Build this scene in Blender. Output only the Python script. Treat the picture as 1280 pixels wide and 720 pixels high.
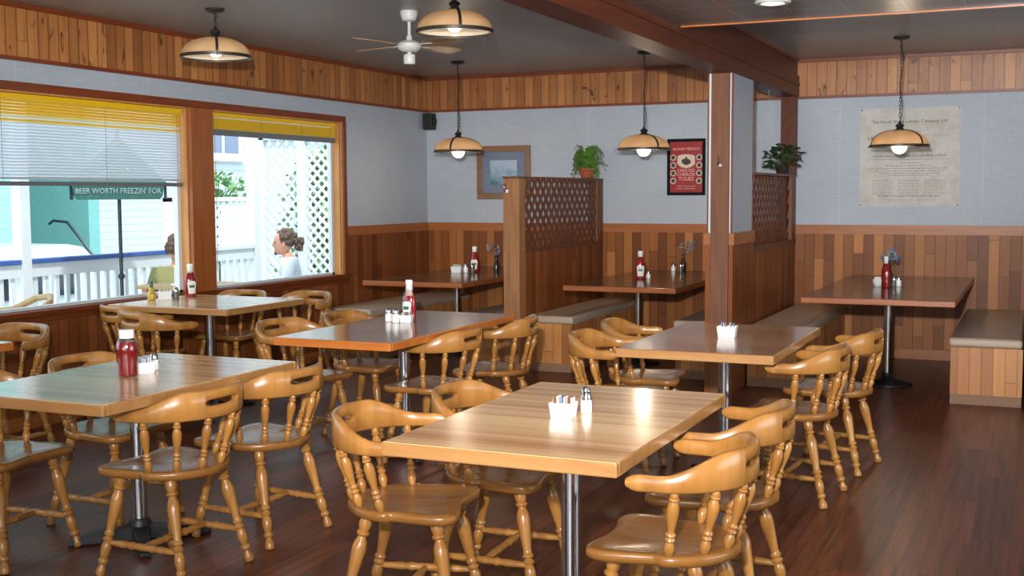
import bpy, bmesh, math, random
from mathutils import Vector, Matrix, Euler
random.seed(7)
for _o in list(bpy.data.objects):
    bpy.data.objects.remove(_o)
SC = bpy.context.scene
COL = SC.collection
PI = math.pi
R = math.radians

# ------------------------------------------------------------------ camera, world, lights
cam_d = bpy.data.cameras.new('camera')
cam = bpy.data.objects.new('camera', cam_d)
COL.objects.link(cam)
cam_d.sensor_width = 36.0
cam_d.lens = 36.0 * 1482.3 / 1280.0
cam_d.clip_start = 0.05
cam_d.clip_end = 200
EYE = 1.5
_yaw, _pit, _rol = R(-24.0422), R(4.5582), R(0.2756)
_f = Vector((math.sin(_yaw) * math.cos(_pit), math.cos(_yaw) * math.cos(_pit), -math.sin(_pit)))
_r = Vector((math.cos(_yaw), -math.sin(_yaw), 0))
_d = _f.cross(_r)
_r2 = math.cos(_rol) * _r + math.sin(_rol) * _d
_d2 = -math.sin(_rol) * _r + math.cos(_rol) * _d
cam.matrix_world = Matrix(((_r2.x, -_d2.x, -_f.x, 0), (_r2.y, -_d2.y, -_f.y, 0), (_r2.z, -_d2.z, -_f.z, EYE), (0, 0, 0, 1)))
SC.camera = cam

SC.view_settings.view_transform = 'Standard'
SC.view_settings.look = 'None'
SC.view_settings.gamma = 1.0
SC.view_settings.use_curve_mapping = False
SC.view_settings.exposure = 0.0

world = bpy.data.worlds.new('sky')
SC.world = world
world.use_nodes = True
_bg = world.node_tree.nodes['Background']
_bg.inputs[0].default_value = (0.76, 0.93, 1.0, 1)
_bg.inputs[1].default_value = 2.7


def lamp(name, kind, loc, energy, color=(1, 1, 1), size=0.1, size_y=None, aim=None, parent=None, spread=None):
    d = bpy.data.lights.new(name, kind)
    d.energy = energy
    d.color = color
    if kind == 'AREA':
        d.size = size
        if size_y:
            d.shape = 'RECTANGLE'
            d.size_y = size_y
        if spread:
            d.spread = spread
    elif kind == 'SUN':
        d.angle = size
    else:
        d.shadow_soft_size = size
    o = bpy.data.objects.new(name, d)
    COL.objects.link(o)
    o.location = loc
    if aim is not None:
        v = Vector(aim) - Vector(loc)
        o.rotation_euler = v.to_track_quat('-Z', 'Y').to_euler()
    if parent:
        o.parent = parent
    return o


lamp('sun', 'SUN', (0, 0, 20), 4.0, (1, 0.97, 0.92), R(3), aim=(-9, 6, 0))
# the camera's flash on its bracket, its head tilted up so that the near tables stay out of the hot spot
_fl = lamp('camera_flash', 'SPOT', (-0.14, -0.02, 1.84), 2250, (1.0, 0.97, 0.94), 0.04, aim=(-3.6, 10.0, 4.2))
_fl.data.spot_size = R(86)
_fl.data.spot_blend = 1.0
# added soft fill behind the camera, no lamp of the room
lamp('rear_fill', 'AREA', (-0.3, -2.6, 2.25), 130, (1.0, 0.97, 0.94), 0.18, aim=(-3.2, 9.5, 1.3))
# added area fills at assumed, unseen openings behind the camera and at the right
lamp('front_opening_fill', 'AREA', (-1.2, -3.05, 1.5), 80, (0.82, 0.92, 1.0), 6.0, 1.5, aim=(-1.2, 6, 1.2))
lamp('side_opening_fill', 'AREA', (3.85, 4.0, 1.5), 80, (0.82, 0.92, 1.0), 4.0, 1.5, aim=(-3, 5, 1.0))
SUNLIT = True


# ------------------------------------------------------------------ helpers: materials
def lin(c):
    c = c / 255.0
    return c / 12.92 if c <= 0.04045 else ((c + 0.055) / 1.055) ** 2.4


def rgb(r, g, b):
    return (lin(r), lin(g), lin(b), 1)


class NT:
    def __init__(s, name):
        s.m = bpy.data.materials.new(name)
        s.m.use_nodes = True
        s.t = s.m.node_tree
        s.b = s.t.nodes['Principled BSDF']
        s.out = s.t.nodes['Material Output']

    def n(s, typ, **kw):
        x = s.t.nodes.new(typ)
        for k, v in kw.items():
            setattr(x, k, v)
        return x

    def set(s, sock, v):
        if isinstance(v, bpy.types.NodeSocket):
            s.t.links.new(v, sock)
        else:
            sock.default_value = v

    def math(s, op, a, b=0.0, c=None):
        x = s.n('ShaderNodeMath', operation=op)
        s.set(x.inputs[0], a)
        s.set(x.inputs[1], b)
        if c is not None:
            s.set(x.inputs[2], c)
        return x.outputs[0]

    def xyz(s):
        tc = s.n('ShaderNodeTexCoord')
        sp = s.n('ShaderNodeSeparateXYZ')
        s.t.links.new(tc.outputs['Object'], sp.inputs[0])
        return sp.outputs[0], sp.outputs[1], sp.outputs[2]

    def comb(s, x, y, z):
        c = s.n('ShaderNodeCombineXYZ')
        for i, v in enumerate((x, y, z)):
            s.set(c.inputs[i], v)
        return c.outputs[0]

    def noise(s, vec, scale=1, detail=3, rough=.55, dist=0):
        x = s.n('ShaderNodeTexNoise')
        s.set(x.inputs['Vector'], vec)
        x.inputs['Scale'].default_value = scale
        x.inputs['Detail'].default_value = detail
        x.inputs['Roughness'].default_value = rough
        x.inputs['Distortion'].default_value = dist
        return x.outputs[0]

    def ramp(s, fac, stops, interp='LINEAR'):
        x = s.n('ShaderNodeValToRGB')
        x.color_ramp.interpolation = interp
        e = x.color_ramp.elements
        while len(e) < len(stops):
            e.new(0.5)
        for i, (p, c) in enumerate(stops):
            e[i].position = p
            e[i].color = c
        s.set(x.inputs[0], fac)
        return x.outputs[0]

    def mul(s, col, fac):
        x = s.n('ShaderNodeMix', data_type='RGBA', blend_type='MULTIPLY')
        x.inputs[0].default_value = 1
        s.set(x.inputs[6], col)
        g = s.comb(fac, fac, fac)
        s.t.links.new(g, x.inputs[7])
        return x.outputs[2]

    def mix(s, fac, a, b):
        x = s.n('ShaderNodeMix', data_type='RGBA')
        s.set(x.inputs[0], fac)
        s.set(x.inputs[6], a)
        s.set(x.inputs[7], b)
        return x.outputs[2]

    def bump(s, h, strength=.3, dist=.01):
        x = s.n('ShaderNodeBump')
        x.inputs['Strength'].default_value = strength
        x.inputs['Distance'].default_value = dist
        s.set(x.inputs['Height'], h)
        s.t.links.new(x.outputs[0], s.b.inputs['Normal'])

    def fin(s, col, rough=.5, metal=0, coat=0, spec=.5):
        s.set(s.b.inputs['Base Color'], col)
        s.set(s.b.inputs['Roughness'], rough)
        s.b.inputs['Metallic'].default_value = metal
        s.b.inputs['Coat Weight'].default_value = coat
        s.b.inputs['Coat Roughness'].default_value = .12
        s.b.inputs['Specular IOR Level'].default_value = spec
        return s.m


def plain(name, c, rough=.5, metal=0, coat=0, var=.12, scale=30, spec=.5):
    t = NT(name)
    x, y, z = t.xyz()
    n = t.noise(t.comb(x, y, z), scale, 2)
    f = t.math('MULTIPLY_ADD', n, var * 2, 1 - var)
    return t.fin(t.mul(c, f), rough, metal, coat, spec)


def planks(name, w, cols, L, u='XY', v='Z', rough=.42, gap=.035, grain=.35, knots=0.0, coat=0, gs=1.0, stretch=26, gapdark=.35, bump=.25, spec=.5, off=0.0, gc=1.0):
    t = NT(name)
    X, Y, Z = t.xyz()
    D = {'X': X, 'Y': Y, 'Z': Z}
    uu = t.math('ADD', X, Y) if u == 'XY' else D[u]
    uu = t.math('ADD', uu, 50.0 + off)
    vv = t.math('ADD', D[v], 20.0)
    q = t.math('DIVIDE', uu, w)
    idx = t.math('FLOOR', q)
    fr = t.math('FRACT', q)
    wn = t.n('ShaderNodeTexWhiteNoise', noise_dimensions='1D')
    t.set(wn.inputs['W'], idx)
    q2 = t.math('MULTIPLY_ADD', wn.outputs[0], 7.31, t.math('DIVIDE', vv, L))
    seg = t.math('FLOOR', q2)
    fr2 = t.math('FRACT', q2)
    w2 = t.n('ShaderNodeTexWhiteNoise', noise_dimensions='2D')
    t.set(w2.inputs['Vector'], t.comb(idx, seg, 0.0))
    n = len(cols)
    base = t.ramp(w2.outputs[0], [(i / max(1, n - 1), c) for i, c in enumerate(cols)])
    w3 = t.math('MULTIPLY', w2.outputs[0], 37.0)
    gvec = t.comb(t.math('MULTIPLY', uu, stretch * gs), t.math('MULTIPLY', vv, 1.6 * gs), w3)
    g = t.noise(gvec, 1.0, 4, .6, .6)
    f = t.math('MAXIMUM', t.math('MULTIPLY_ADD', g, grain * 2 * gc, 1 - grain * gc), .12)
    col = t.mul(base, f)
    if knots:
        k = t.noise(t.comb(t.math('MULTIPLY', uu, 11), t.math('MULTIPLY', vv, 5), w3), 1, 2, .5, 1.2)
        kf = t.ramp(k, [(0.62, (0, 0, 0, 1)), (0.74, (1, 1, 1, 1))])
        ks = t.n('ShaderNodeSeparateColor')
        t.set(ks.inputs[0], kf)
        col = t.mix(t.math('MULTIPLY', ks.outputs[0], knots), col, rgb(52, 24, 10))
    e = t.math('LESS_THAN', t.math('MINIMUM', fr, t.math('SUBTRACT', 1.0, fr)), gap)
    e2 = t.math('LESS_THAN', t.math('MINIMUM', fr2, t.math('SUBTRACT', 1.0, fr2)), .0022 / L if gap else -1.0)
    ee = t.math('MAXIMUM', e, e2)
    col = t.mul(col, t.math('MULTIPLY_ADD', ee, -(1 - gapdark), 1.0))
    if bump:
        t.bump(t.math('MULTIPLY_ADD', ee, -1.0, t.math('MULTIPLY', g, .25)), bump, .004)
    return t.fin(col, rough, 0, coat, spec)


def solidwood(name, c1, c2, axis='X', rough=.4, coat=0, scale=1.0, vary=0.0, spec=.5):
    t = NT(name)
    X, Y, Z = t.xyz()
    s = {'X': (2, 24, 24), 'Y': (24, 2, 24), 'Z': (24, 24, 2)}[axis]
    g = t.noise(t.comb(t.math('MULTIPLY', X, s[0] * scale), t.math('MULTIPLY', Y, s[1] * scale), t.math('MULTIPLY', Z, s[2] * scale)), 1, 4, .6, .5)
    col = t.ramp(g, [(.3, c1), (.7, c2)])
    if vary:
        oi = t.n('ShaderNodeObjectInfo')
        col = t.mul(col, t.math('MULTIPLY_ADD', oi.outputs['Random'], vary, 1 - vary / 2))
    t.bump(g, .06, .003)
    return t.fin(col, rough, 0, coat, spec)


M = {}
M['wain'] = planks('wainscot_planks', .088, [rgb(106, 58, 27), rgb(150, 92, 46), rgb(120, 68, 32), rgb(178, 116, 62), rgb(134, 80, 40), rgb(112, 62, 30), rgb(160, 98, 50)], .95, grain=.22, gap=.03, rough=.42, spec=.25)
M['wain_dark'] = planks('dark_panel_planks', .088, [rgb(96, 48, 24), rgb(132, 74, 38), rgb(112, 60, 30), rgb(145, 84, 44)], 3.0, grain=.22, gap=.03, rough=.42, spec=.25)
M['bench'] = planks('bench_planks', .078, [rgb(190, 124, 66), rgb(160, 98, 50), rgb(204, 138, 76), rgb(174, 108, 58)], 3.0, grain=.2, gap=.025, rough=.42)
M['pine'] = planks('knotty_pine', .088, [rgb(164, 104, 56), rgb(190, 128, 74), rgb(144, 88, 46), rgb(178, 114, 62)], 4.0, grain=.3, gc=1.5, gap=.06, knots=.85, rough=.4, gapdark=.5)
M['floor'] = planks('floor_planks', .16, [rgb(92, 48, 32), rgb(114, 61, 38), rgb(78, 41, 29), rgb(102, 55, 35)], 1.25, u='X', v='Y', grain=.62, gc=2.6, gap=.01, rough=.36, spec=.4, stretch=56, gs=.7, bump=.03, gapdark=.6)
M['lam_light'] = planks('butcher_block_laminate', .036, [rgb(216, 172, 122), rgb(232, 194, 146), rgb(182, 132, 88), rgb(222, 180, 130), rgb(200, 152, 104)], 9.0, u='Y', v='X', grain=.12, gap=.0, rough=.23, bump=.0, gs=1.0, stretch=40, coat=.35, spec=.75)
M['lam_shaded'] = planks('shaded_block_laminate', .036, [rgb(166, 122, 84), rgb(182, 138, 98), rgb(142, 98, 66), rgb(172, 128, 90)], 9.0, u='Y', v='X', grain=.12, gap=.0, rough=.17, bump=.0, stretch=40, coat=.3)  # butcher-block laminate again, with the dimmer light at the rear tables in its colour
M['lam_dark'] = planks('walnut_laminate', .12, [rgb(84, 56, 38), rgb(96, 66, 46), rgb(74, 48, 32)], 1.6, u='X', v='Y', grain=.3, gap=.0, rough=.16, bump=.0, stretch=30)
M['edge_light'] = solidwood('table_edge_oak', rgb(156, 108, 62), rgb(178, 130, 78), 'X', .3, .3)
M['edge_orange'] = solidwood('table_edge_orange', rgb(176, 96, 38), rgb(200, 118, 52), 'X', .3, .3)
M['edge_brown'] = solidwood('booth_table_edge', rgb(140, 76, 38), rgb(168, 96, 52), 'X', .3, .2)
M['chair'] = solidwood('golden_maple', rgb(148, 98, 46), rgb(180, 126, 62), 'Z', .29, .15, .6, .16)
M['seat'] = solidwood('golden_maple_seat_shaded', rgb(128, 82, 38), rgb(154, 104, 50), 'Y', .27, .15, .8, .16)  # chair maple again, darker: the weaker light on the seats is tinted in
M['trim_red'] = solidwood('red_varnished_trim', rgb(106, 46, 20), rgb(134, 62, 28), 'Y', .4)
M['trim_redx'] = solidwood('red_varnished_trim_across', rgb(106, 46, 20), rgb(134, 62, 28), 'X', .4)
M['beam'] = solidwood('dark_beam_wood', rgb(76, 34, 16), rgb(100, 48, 24), 'Y', .45, spec=.25)
M['sill'] = solidwood('window_sill', rgb(96, 44, 20), rgb(120, 58, 28), 'Y', .7, spec=.12)
M['cap'] = solidwood('wainscot_cap', rgb(148, 84, 36), rgb(168, 100, 46), 'X', .42)
M['capy'] = solidwood('wainscot_cap_side', rgb(148, 84, 36), rgb(168, 100, 46), 'Y', .42)
M['jamb'] = solidwood('window_jamb', rgb(178, 122, 66), rgb(204, 148, 88), 'Z', .4)
M['mullion'] = solidwood('window_mullion', rgb(140, 76, 32), rgb(164, 94, 42), 'Z', .4)
M['post'] = solidwood('rough_post', rgb(98, 58, 32), rgb(128, 78, 46), 'Z', .6)
M['post_lit'] = solidwood('rough_post_lit', rgb(134, 86, 50), rgb(168, 116, 72), 'Z', .6)  # post wood again, paler: the stronger light on the divider post is coloured in
M['lattice'] = solidwood('lattice_wood', rgb(84, 44, 24), rgb(108, 60, 34), 'Z', .5)
M['kick'] = plain('bench_kick', rgb(138, 102, 76), .6)
M['vinyl'] = plain('bench_vinyl', rgb(178, 158, 136), .38, var=.08)
M['chrome'] = plain('chrome', (.62, .62, .64, 1), .16, 1.0, var=.03)
M['black'] = plain('black_metal', (.018, .018, .02, 1), .42)
M['bronze'] = plain('dark_bronze', (.05, .043, .038, 1), .42, .6)
M['white'] = plain('white_ceramic', (.82, .82, .82, 1), .18, var=.02)
M['whitepaint'] = plain('white_paint', (.64, .68, .7, 1), .5, var=.05)
M['plastic'] = plain('white_plastic', (.8, .8, .8, 1), .35, var=.03)
M['ketchup'] = plain('ketchup', (.24, .012, .010, 1), .1, coat=.6, var=.1)
M['mustard'] = plain('mustard_oil', (.5, .33, .04, 1), .1, coat=.6)
M['label'] = plain('paper_label', (.74, .75, .7, 1), .6, var=.04)
M['green_ink'] = plain('green_ink', (.02, .13, .06, 1), .6)
M['ink'] = plain('dark_ink', (.05, .045, .04, 1), .8)
M['ink_pale'] = plain('faded_ink', (.3, .28, .25, 1), .8)
M['steel'] = plain('steel_cap', (.55, .55, .57, 1), .22, 1.0, var=.03)
M['salt'] = plain('salt', (.85, .85, .83, 1), .3, var=.03)
M['pepper'] = plain('pepper', (.1, .09, .08, 1), .35, var=.3, scale=300)
M['pk_white'] = plain('packet_white', (.8, .8, .8, 1), .6)
M['pk_pink'] = plain('packet_pink', (.55, .22, .2, 1), .6)
M['pk_blue'] = plain('packet_blue', (.2, .3, .5, 1), .6)
M['pk_tan'] = plain('packet_tan', (.42, .26, .14, 1), .6)
M['terracotta'] = plain('terracotta', rgb(150, 74, 44), .7)
M['fern'] = plain('fern_leaf', rgb(98, 140, 54), .5, var=.35, scale=18)
M['leafdark'] = plain('dark_leaf', rgb(34, 66, 34), .42, var=.35, scale=14)
M['stem'] = plain('stem', rgb(70, 84, 44), .6)
M['vase'] = plain('dark_vase', (.03, .02, .018, 1), .15)
M['blueflower'] = plain('blue_flower', rgb(86, 112, 150), .7, var=.3)
M['greyflower'] = plain('dried_grey_flower', rgb(140, 150, 156), .8, var=.3)
M['fanwhite'] = plain('fan_white', rgb(196, 198, 192), .4, var=.04)
M['fanwood'] = solidwood('fan_blade_wood', rgb(150, 106, 66), rgb(172, 128, 86), 'X', .4)
M['speaker'] = plain('speaker_black', (.012, .012, .014, 1), .55)
M['yellow'] = plain('yellow_slat', rgb(232, 186, 14), .38, var=.05)
M['silver'] = plain('silver_slat', rgb(222, 228, 236), .42, var=.04)
M['grey_rail'] = plain('grey_blind_rail', rgb(104, 108, 116), .45)
M['cord'] = plain('cord', rgb(150, 130, 100), .8)
M['teal'] = plain('teal_siding', rgb(108, 164, 160), .7)
M['skin'] = plain('skin', rgb(196, 140, 116), .55, var=.06)
M['hair'] = plain('brown_hair', rgb(88, 72, 62), .8, var=.3, scale=60)
M['tshirt'] = plain('white_shirt', rgb(214, 220, 226), .8)
M['olive'] = plain('olive_shirt', rgb(132, 132, 84), .8)
M['jeans'] = plain('blue_jeans', rgb(96, 128, 168), .85)
M['handrail_blue'] = plain('blue_rail', rgb(60, 92, 156), .5)
M['umbrella'] = plain('green_umbrella', rgb(36, 84, 78), .7)
M['darkpole'] = plain('dark_pole', rgb(34, 44, 56), .4)
M['lettering'] = plain('pale_lettering', rgb(150, 176, 176), .7)
M['van'] = plain('van_paint', rgb(205, 216, 224), .25, coat=.5, var=.02)
M['dark_glass'] = plain('dark_glass', (.02, .025, .04, 1), .08)
M['tyre'] = plain('tyre', (.02, .02, .02, 1), .8)
M['deck'] = plain('grey_deck', rgb(170, 178, 184), .8)
M['patio_wood'] = solidwood('patio_wood', rgb(160, 128, 84), rgb(186, 152, 104), 'X', .5)
M['bush'] = plain('bush_leaf', rgb(96, 138, 84), .6, var=.4, scale=6)
M['roof'] = plain('grey_roof', rgb(120, 124, 130), .8)
M['frame_wood'] = solidwood('picture_frame_wood', rgb(118, 84, 58), rgb(142, 104, 74), 'X', .5)
M['frame_black'] = plain('black_frame', (.004, .004, .005, 1), .7, spec=.15)
M['mat_grey'] = plain('grey_mat', rgb(112, 124, 146), .8)
M['paper_red'] = plain('red_print', rgb(146, 18, 28), .5, var=.15, scale=9)
M['paper_cream'] = plain('cream_print', rgb(208, 186, 168), .5, var=.1)
M['paper_dark'] = plain('dark_print', rgb(36, 40, 34), .5, var=.3)
M['pale_red'] = plain('pale_red_print', rgb(222, 172, 160), .5)
M['soap'] = plain('pale_band', rgb(190, 190, 186), .5)


def wallpaper():
    t = NT('blue_grey_wallpaper')
    X, Y, Z = t.xyz()
    u = t.math('ADD', X, Y)
    n1 = t.noise(t.comb(t.math('MULTIPLY', u, 6), 0.0, t.math('MULTIPLY', Z, 90)), 1, 3, .6)
    n2 = t.noise(t.comb(t.math('MULTIPLY', u, 90), 3.0, t.math('MULTIPLY', Z, 8)), 1, 2, .6)
    n3 = t.noise(t.comb(X, Y, Z), 1.3, 2)
    f = t.math('ADD', t.math('MULTIPLY', n1, .34), t.math('MULTIPLY', n2, .2))
    f = t.math('ADD', f, t.math('MULTIPLY_ADD', n3, .22, .63))
    sm = t.math('FRACT', t.math('DIVIDE', t.math('ADD', u, 50.33), 1.22))
    seam = t.math('LESS_THAN', sm, .006)
    col = t.mix(t.math('MULTIPLY', seam, .35), t.mul(rgb(172, 180, 191), f), rgb(205, 208, 214))
    return t.fin(col, .6, spec=.3)


def ceiling_mat():
    t = NT('dark_grey_textured_ceiling')
    X, Y, Z = t.xyz()
    n = t.noise(t.comb(t.math('MULTIPLY', X, 40), t.math('MULTIPLY', Y, 14), Z), 1, 4, .65)
    n2 = t.noise(t.comb(X, Y, Z), 1.1, 2)
    f = t.math('ADD', t.math('MULTIPLY_ADD', n, .5, .5), t.math('MULTIPLY', n2, .4))
    t.bump(n, .25, .004)
    return t.fin(t.mul(rgb(150, 147, 142), f), .38, spec=.5)


def soffit_mat():
    t = NT('brown_grey_tile_ceiling')
    X, Y, Z = t.xyz()
    q = t.math('FRACT', t.math('DIVIDE', t.math('ADD', X, 30.0), .305))
    p = t.math('FRACT', t.math('DIVIDE', t.math('ADD', Y, 30.1), .305))
    e = t.math('LESS_THAN', t.math('MINIMUM', t.math('MULTIPLY', q, 2.5), p), .03)
    n = t.noise(t.comb(X, Y, Z), 40, 3)
    col = t.mix(t.math('MULTIPLY', e, .8), t.mul(rgb(108, 96, 90), t.math('MULTIPLY_ADD', n, .5, .75)), rgb(205, 195, 188))
    t.bump(n, .2, .003)
    return t.fin(col, .3)


def shade_mat(name='amber_alabaster_glass', c1=rgb(230, 192, 148), c2=rgb(240, 206, 164), tl=.55):
    t = NT(name)
    X, Y, Z = t.xyz()
    n = t.noise(t.comb(X, Y, Z), 9, 3)
    col = t.ramp(n, [(.3, c1), (.7, c2)])
    tr = t.n('ShaderNodeBsdfTranslucent')
    t.set(tr.inputs[0], col)
    t.fin(col, .2, spec=.4)
    mx = t.n('ShaderNodeMixShader')
    mx.inputs[0].default_value = tl
    t.t.links.new(t.b.outputs[0], mx.inputs[1])
    t.t.links.new(tr.outputs[0], mx.inputs[2])
    t.t.links.new(mx.outputs[0], t.out.inputs[0])
    return t.m


def emit(name, c, s):
    t = NT(name)
    t.b.inputs['Base Color'].default_value = (.9, .9, .9, 1)
    t.b.inputs['Emission Color'].default_value = c
    t.b.inputs['Emission Strength'].default_value = s
    return t.m


def glass_mat(name, tint=(1, 1, 1, 1), refl=.08):
    t = NT(name)
    tr = t.n('ShaderNodeBsdfTransparent')
    tr.inputs[0].default_value = tint
    gl = t.n('ShaderNodeBsdfGlossy')
    gl.inputs[1].default_value = .01
    fr = t.n('ShaderNodeFresnel')
    fr.inputs[0].default_value = 1.45
    mx = t.n('ShaderNodeMixShader')
    ge = t.n('ShaderNodeNewGeometry')
    front = t.math('SUBTRACT', 1.0, ge.outputs['Backfacing'])
    t.set(mx.inputs[0], t.math('MULTIPLY', t.math('MULTIPLY', fr.outputs[0], refl * 12), front))
    t.t.links.new(tr.outputs[0], mx.inputs[1])
    t.t.links.new(gl.outputs[0], mx.inputs[2])
    t.t.links.new(mx.outputs[0], t.out.inputs[0])
    return t.m


def notice_paper():
    t = NT('aged_paper')
    X, Y, Z = t.xyz()
    n = t.noise(t.comb(X, Y, Z), 6, 4, .7)
    col = t.ramp(n, [(.3, rgb(182, 177, 168)), (.55, rgb(197, 195, 190)), (.8, rgb(203, 201, 198))])
    return t.fin(col, .7, spec=.2)


def print_mat():
    t = NT('blue_seascape_print')
    X, Y, Z = t.xyz()
    n = t.noise(t.comb(X, Y, Z), 9, 4, .6, .8)
    h = t.math('ADD', t.math('MULTIPLY', t.math('ADD', Z, .1), 2.2), t.math('MULTIPLY', n, .8))
    col = t.ramp(h, [(.2, rgb(52, 84, 98)), (.42, rgb(70, 112, 124)), (.58, rgb(120, 152, 168)), (.75, rgb(158, 172, 192))])
    return t.fin(col, .2)


def siding(name, c1, c2, h=.11):
    t = NT(name)
    X, Y, Z = t.xyz()
    fr = t.math('FRACT', t.math('DIVIDE', t.math('ADD', Z, 10.0), h))
    e = t.math('LESS_THAN', fr, .12)
    t.bump(fr, .35, .01)
    return t.fin(t.mix(e, c1, c2), .6)


M['paper'] = wallpaper()
M['ceil'] = ceiling_mat()
M['soffit'] = soffit_mat()
M['shade'] = shade_mat()
M['lining'] = shade_mat('pale_glass_lining', rgb(206, 196, 180), rgb(222, 214, 200), .4)
M['bulb'] = emit('lit_bulb', (1.0, .88, .68, 1), 8)
M['bulb_dim'] = emit('lit_bulb_dim', (1.0, .88, .68, 1), 5)
M['downlight'] = emit('lit_downlight', (1.0, .84, .6, 1), 3.0)
M['glass'] = glass_mat('window_glass')
M['clear'] = glass_mat('clear_glass', (.86, .88, .88, 1), .1)
M['notice'] = notice_paper()
M['print'] = print_mat()
M['siding_lit'] = siding('lit_teal_siding', rgb(150, 196, 196), rgb(126, 176, 176))  # teal siding again, lightened: the daylight on this wing is part of the colour
M['siding_white'] = siding('white_siding', rgb(178, 186, 190), rgb(150, 162, 170))
M['siding_teal'] = siding('teal_siding_boards', rgb(122, 172, 168), rgb(104, 154, 152))


# ------------------------------------------------------------------ helpers: meshes and objects
class MB:
    def __init__(s):
        s.bm = bmesh.new()

    def box(s, x0, x1, y0, y1, z0, z1):
        v = [s.bm.verts.new((x, y, z)) for z in (z0, z1) for y in (y0, y1) for x in (x0, x1)]
        for f in ((0, 2, 3, 1), (4, 5, 7, 6), (0, 1, 5, 4), (2, 6, 7, 3), (0, 4, 6, 2), (1, 3, 7, 5)):
            s.bm.faces.new([v[i] for i in f])
        return s

    def bar(s, p0, p1, w, h, up=(0, 0, 1)):
        p0, p1 = Vector(p0), Vector(p1)
        d = (p1 - p0).normalized()
        a = d.cross(Vector(up))
        if a.length < 1e-5:
            a = d.cross(Vector((1, 0, 0)))
        a.normalize()
        b = a.cross(d).normalized()
        v = []
        for p in (p0, p1):
            for sa, sb in ((-1, -1), (1, -1), (1, 1), (-1, 1)):
                v.append(s.bm.verts.new(p + a * sa * w / 2 + b * sb * h / 2))
        for f in ((3, 2, 1, 0), (4, 5, 6, 7), (0, 1, 5, 4), (1, 2, 6, 5), (2, 3, 7, 6), (3, 0, 4, 7)):
            s.bm.faces.new([v[i] for i in f])
        return s

    def loft(s, rings, cap=True, closed=True):
        R_ = [[s.bm.verts.new(p) for p in r] for r in rings]
        n = len(R_[0])
        for a, b in zip(R_, R_[1:]):
            for i in range(n if closed else n - 1):
                j = (i + 1) % n
                s.bm.faces.new((a[i], a[j], b[j], b[i]))
        if cap:
            s.bm.faces.new(R_[0][::-1])
            s.bm.faces.new(R_[-1])
        return s

    def lathe(s, prof, c=(0, 0, 0), n=20, cap=True, axis=None):
        """prof: [(r, z)]; axis: optional (p0, p1) to turn along, z then runs 0..1."""
        rings = []
        if axis:
            p0, p1 = Vector(axis[0]), Vector(axis[1])
            q = (p1 - p0).to_track_quat('Z', 'Y')
            L = (p1 - p0).length
        for r, z in prof:
            ring = []
            for i in range(n):
                a = 2 * PI * i / n
                p = Vector((r * math.cos(a), r * math.sin(a), z))
                if axis:
                    p.z = z * L
                    p = q @ p + p0
                else:
                    p = p + Vector(c)
                ring.append(p)
            rings.append(ring)
        return s.loft(rings, cap)

    def tube(s, pts, r, n=8, cap=True):
        pts = [Vector(p) for p in pts]
        rings = []
        prev = None
        for i, p in enumerate(pts):
            t = (pts[min(i + 1, len(pts) - 1)] - pts[max(i - 1, 0)]).normalized()
            a = prev if prev is not None else (Vector((0, 0, 1)) if abs(t.z) < .9 else Vector((1, 0, 0)))
            a = (a - t * a.dot(t))
            if a.length < 1e-6:
                a = t.orthogonal()
            a.normalize()
            prev = a
            b = t.cross(a)
            rr = r[i] if isinstance(r, (list, tuple)) else r
            rings.append([p + (a * math.cos(2 * PI * k / n) + b * math.sin(2 * PI * k / n)) * rr for k in range(n)])
        return s.loft(rings, cap)

    def ring(s, c, R_, r, nrm=(0, 0, 1), n=12, m=5, sx=1.0):
        q = Vector(nrm).to_track_quat('Z', 'Y')
        rows = []
        for i in range(n):
            a = 2 * PI * i / n
            cc = Vector((math.cos(a) * R_ * sx, math.sin(a) * R_, 0))
            e = Vector((math.cos(a), math.sin(a), 0))
            rows.append([s.bm.verts.new(q @ (cc + e * r * math.cos(2 * PI * k / m) + Vector((0, 0, 1)) * r * math.sin(2 * PI * k / m)) + Vector(c)) for k in range(m)])
        for i in range(n):
            A, B = rows[i], rows[(i + 1) % n]
            for k in range(m):
                l = (k + 1) % m
                s.bm.faces.new((A[k], B[k], B[l], A[l]))
        return s

    def prism(s, poly, z0, z1):
        return s.loft([[(x, y, z0) for x, y in poly], [(x, y, z1) for x, y in poly]])

    def sphere(s, c, r, sz=(1, 1, 1), n=12):
        m = Matrix.Translation(c) @ Matrix.Diagonal((r * sz[0], r * sz[1], r * sz[2], 1))
        bmesh.ops.create_uvsphere(s.bm, u_segments=n, v_segments=max(6, n // 2), radius=1, matrix=m)
        return s

    def quad(s, *p):
        s.bm.faces.new([s.bm.verts.new(q) for q in p])
        return s

    def build(s, name, mat, parent=None, smooth=True, ang=.7, bevel=0, seg=2):
        bmesh.ops.recalc_face_normals(s.bm, faces=s.bm.faces)
        me = bpy.data.meshes.new(name)
        s.bm.to_mesh(me)
        s.bm.free()
        me.materials.append(mat)
        if smooth:
            for p in me.polygons:
                p.use_smooth = True
            me.set_sharp_from_angle(angle=ang)
        o = bpy.data.objects.new(name, me)
        COL.objects.link(o)
        if parent:
            o.parent = parent
        if bevel:
            b = o.modifiers.new('edge', 'BEVEL')
            b.width = bevel
            b.segments = seg
            b.limit_method = 'ANGLE'
            b.angle_limit = .9
        return o


def tag(o, label=None, cat=None, group=None, kind=None):
    if label:
        o['label'] = label
    if cat:
        o['category'] = cat
    if group:
        o['group'] = group
    if kind:
        o['kind'] = kind
    return o


def empty(name, loc, rz=0.0):
    o = bpy.data.objects.new(name, None)
    COL.objects.link(o)
    o.empty_display_size = .1
    o.location = loc
    o.rotation_euler = (0, 0, rz)
    return o


def thing(name, label, cat, loc, rz=0.0, group=None):
    return tag(empty(name, loc, rz), label, cat, group)


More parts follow.
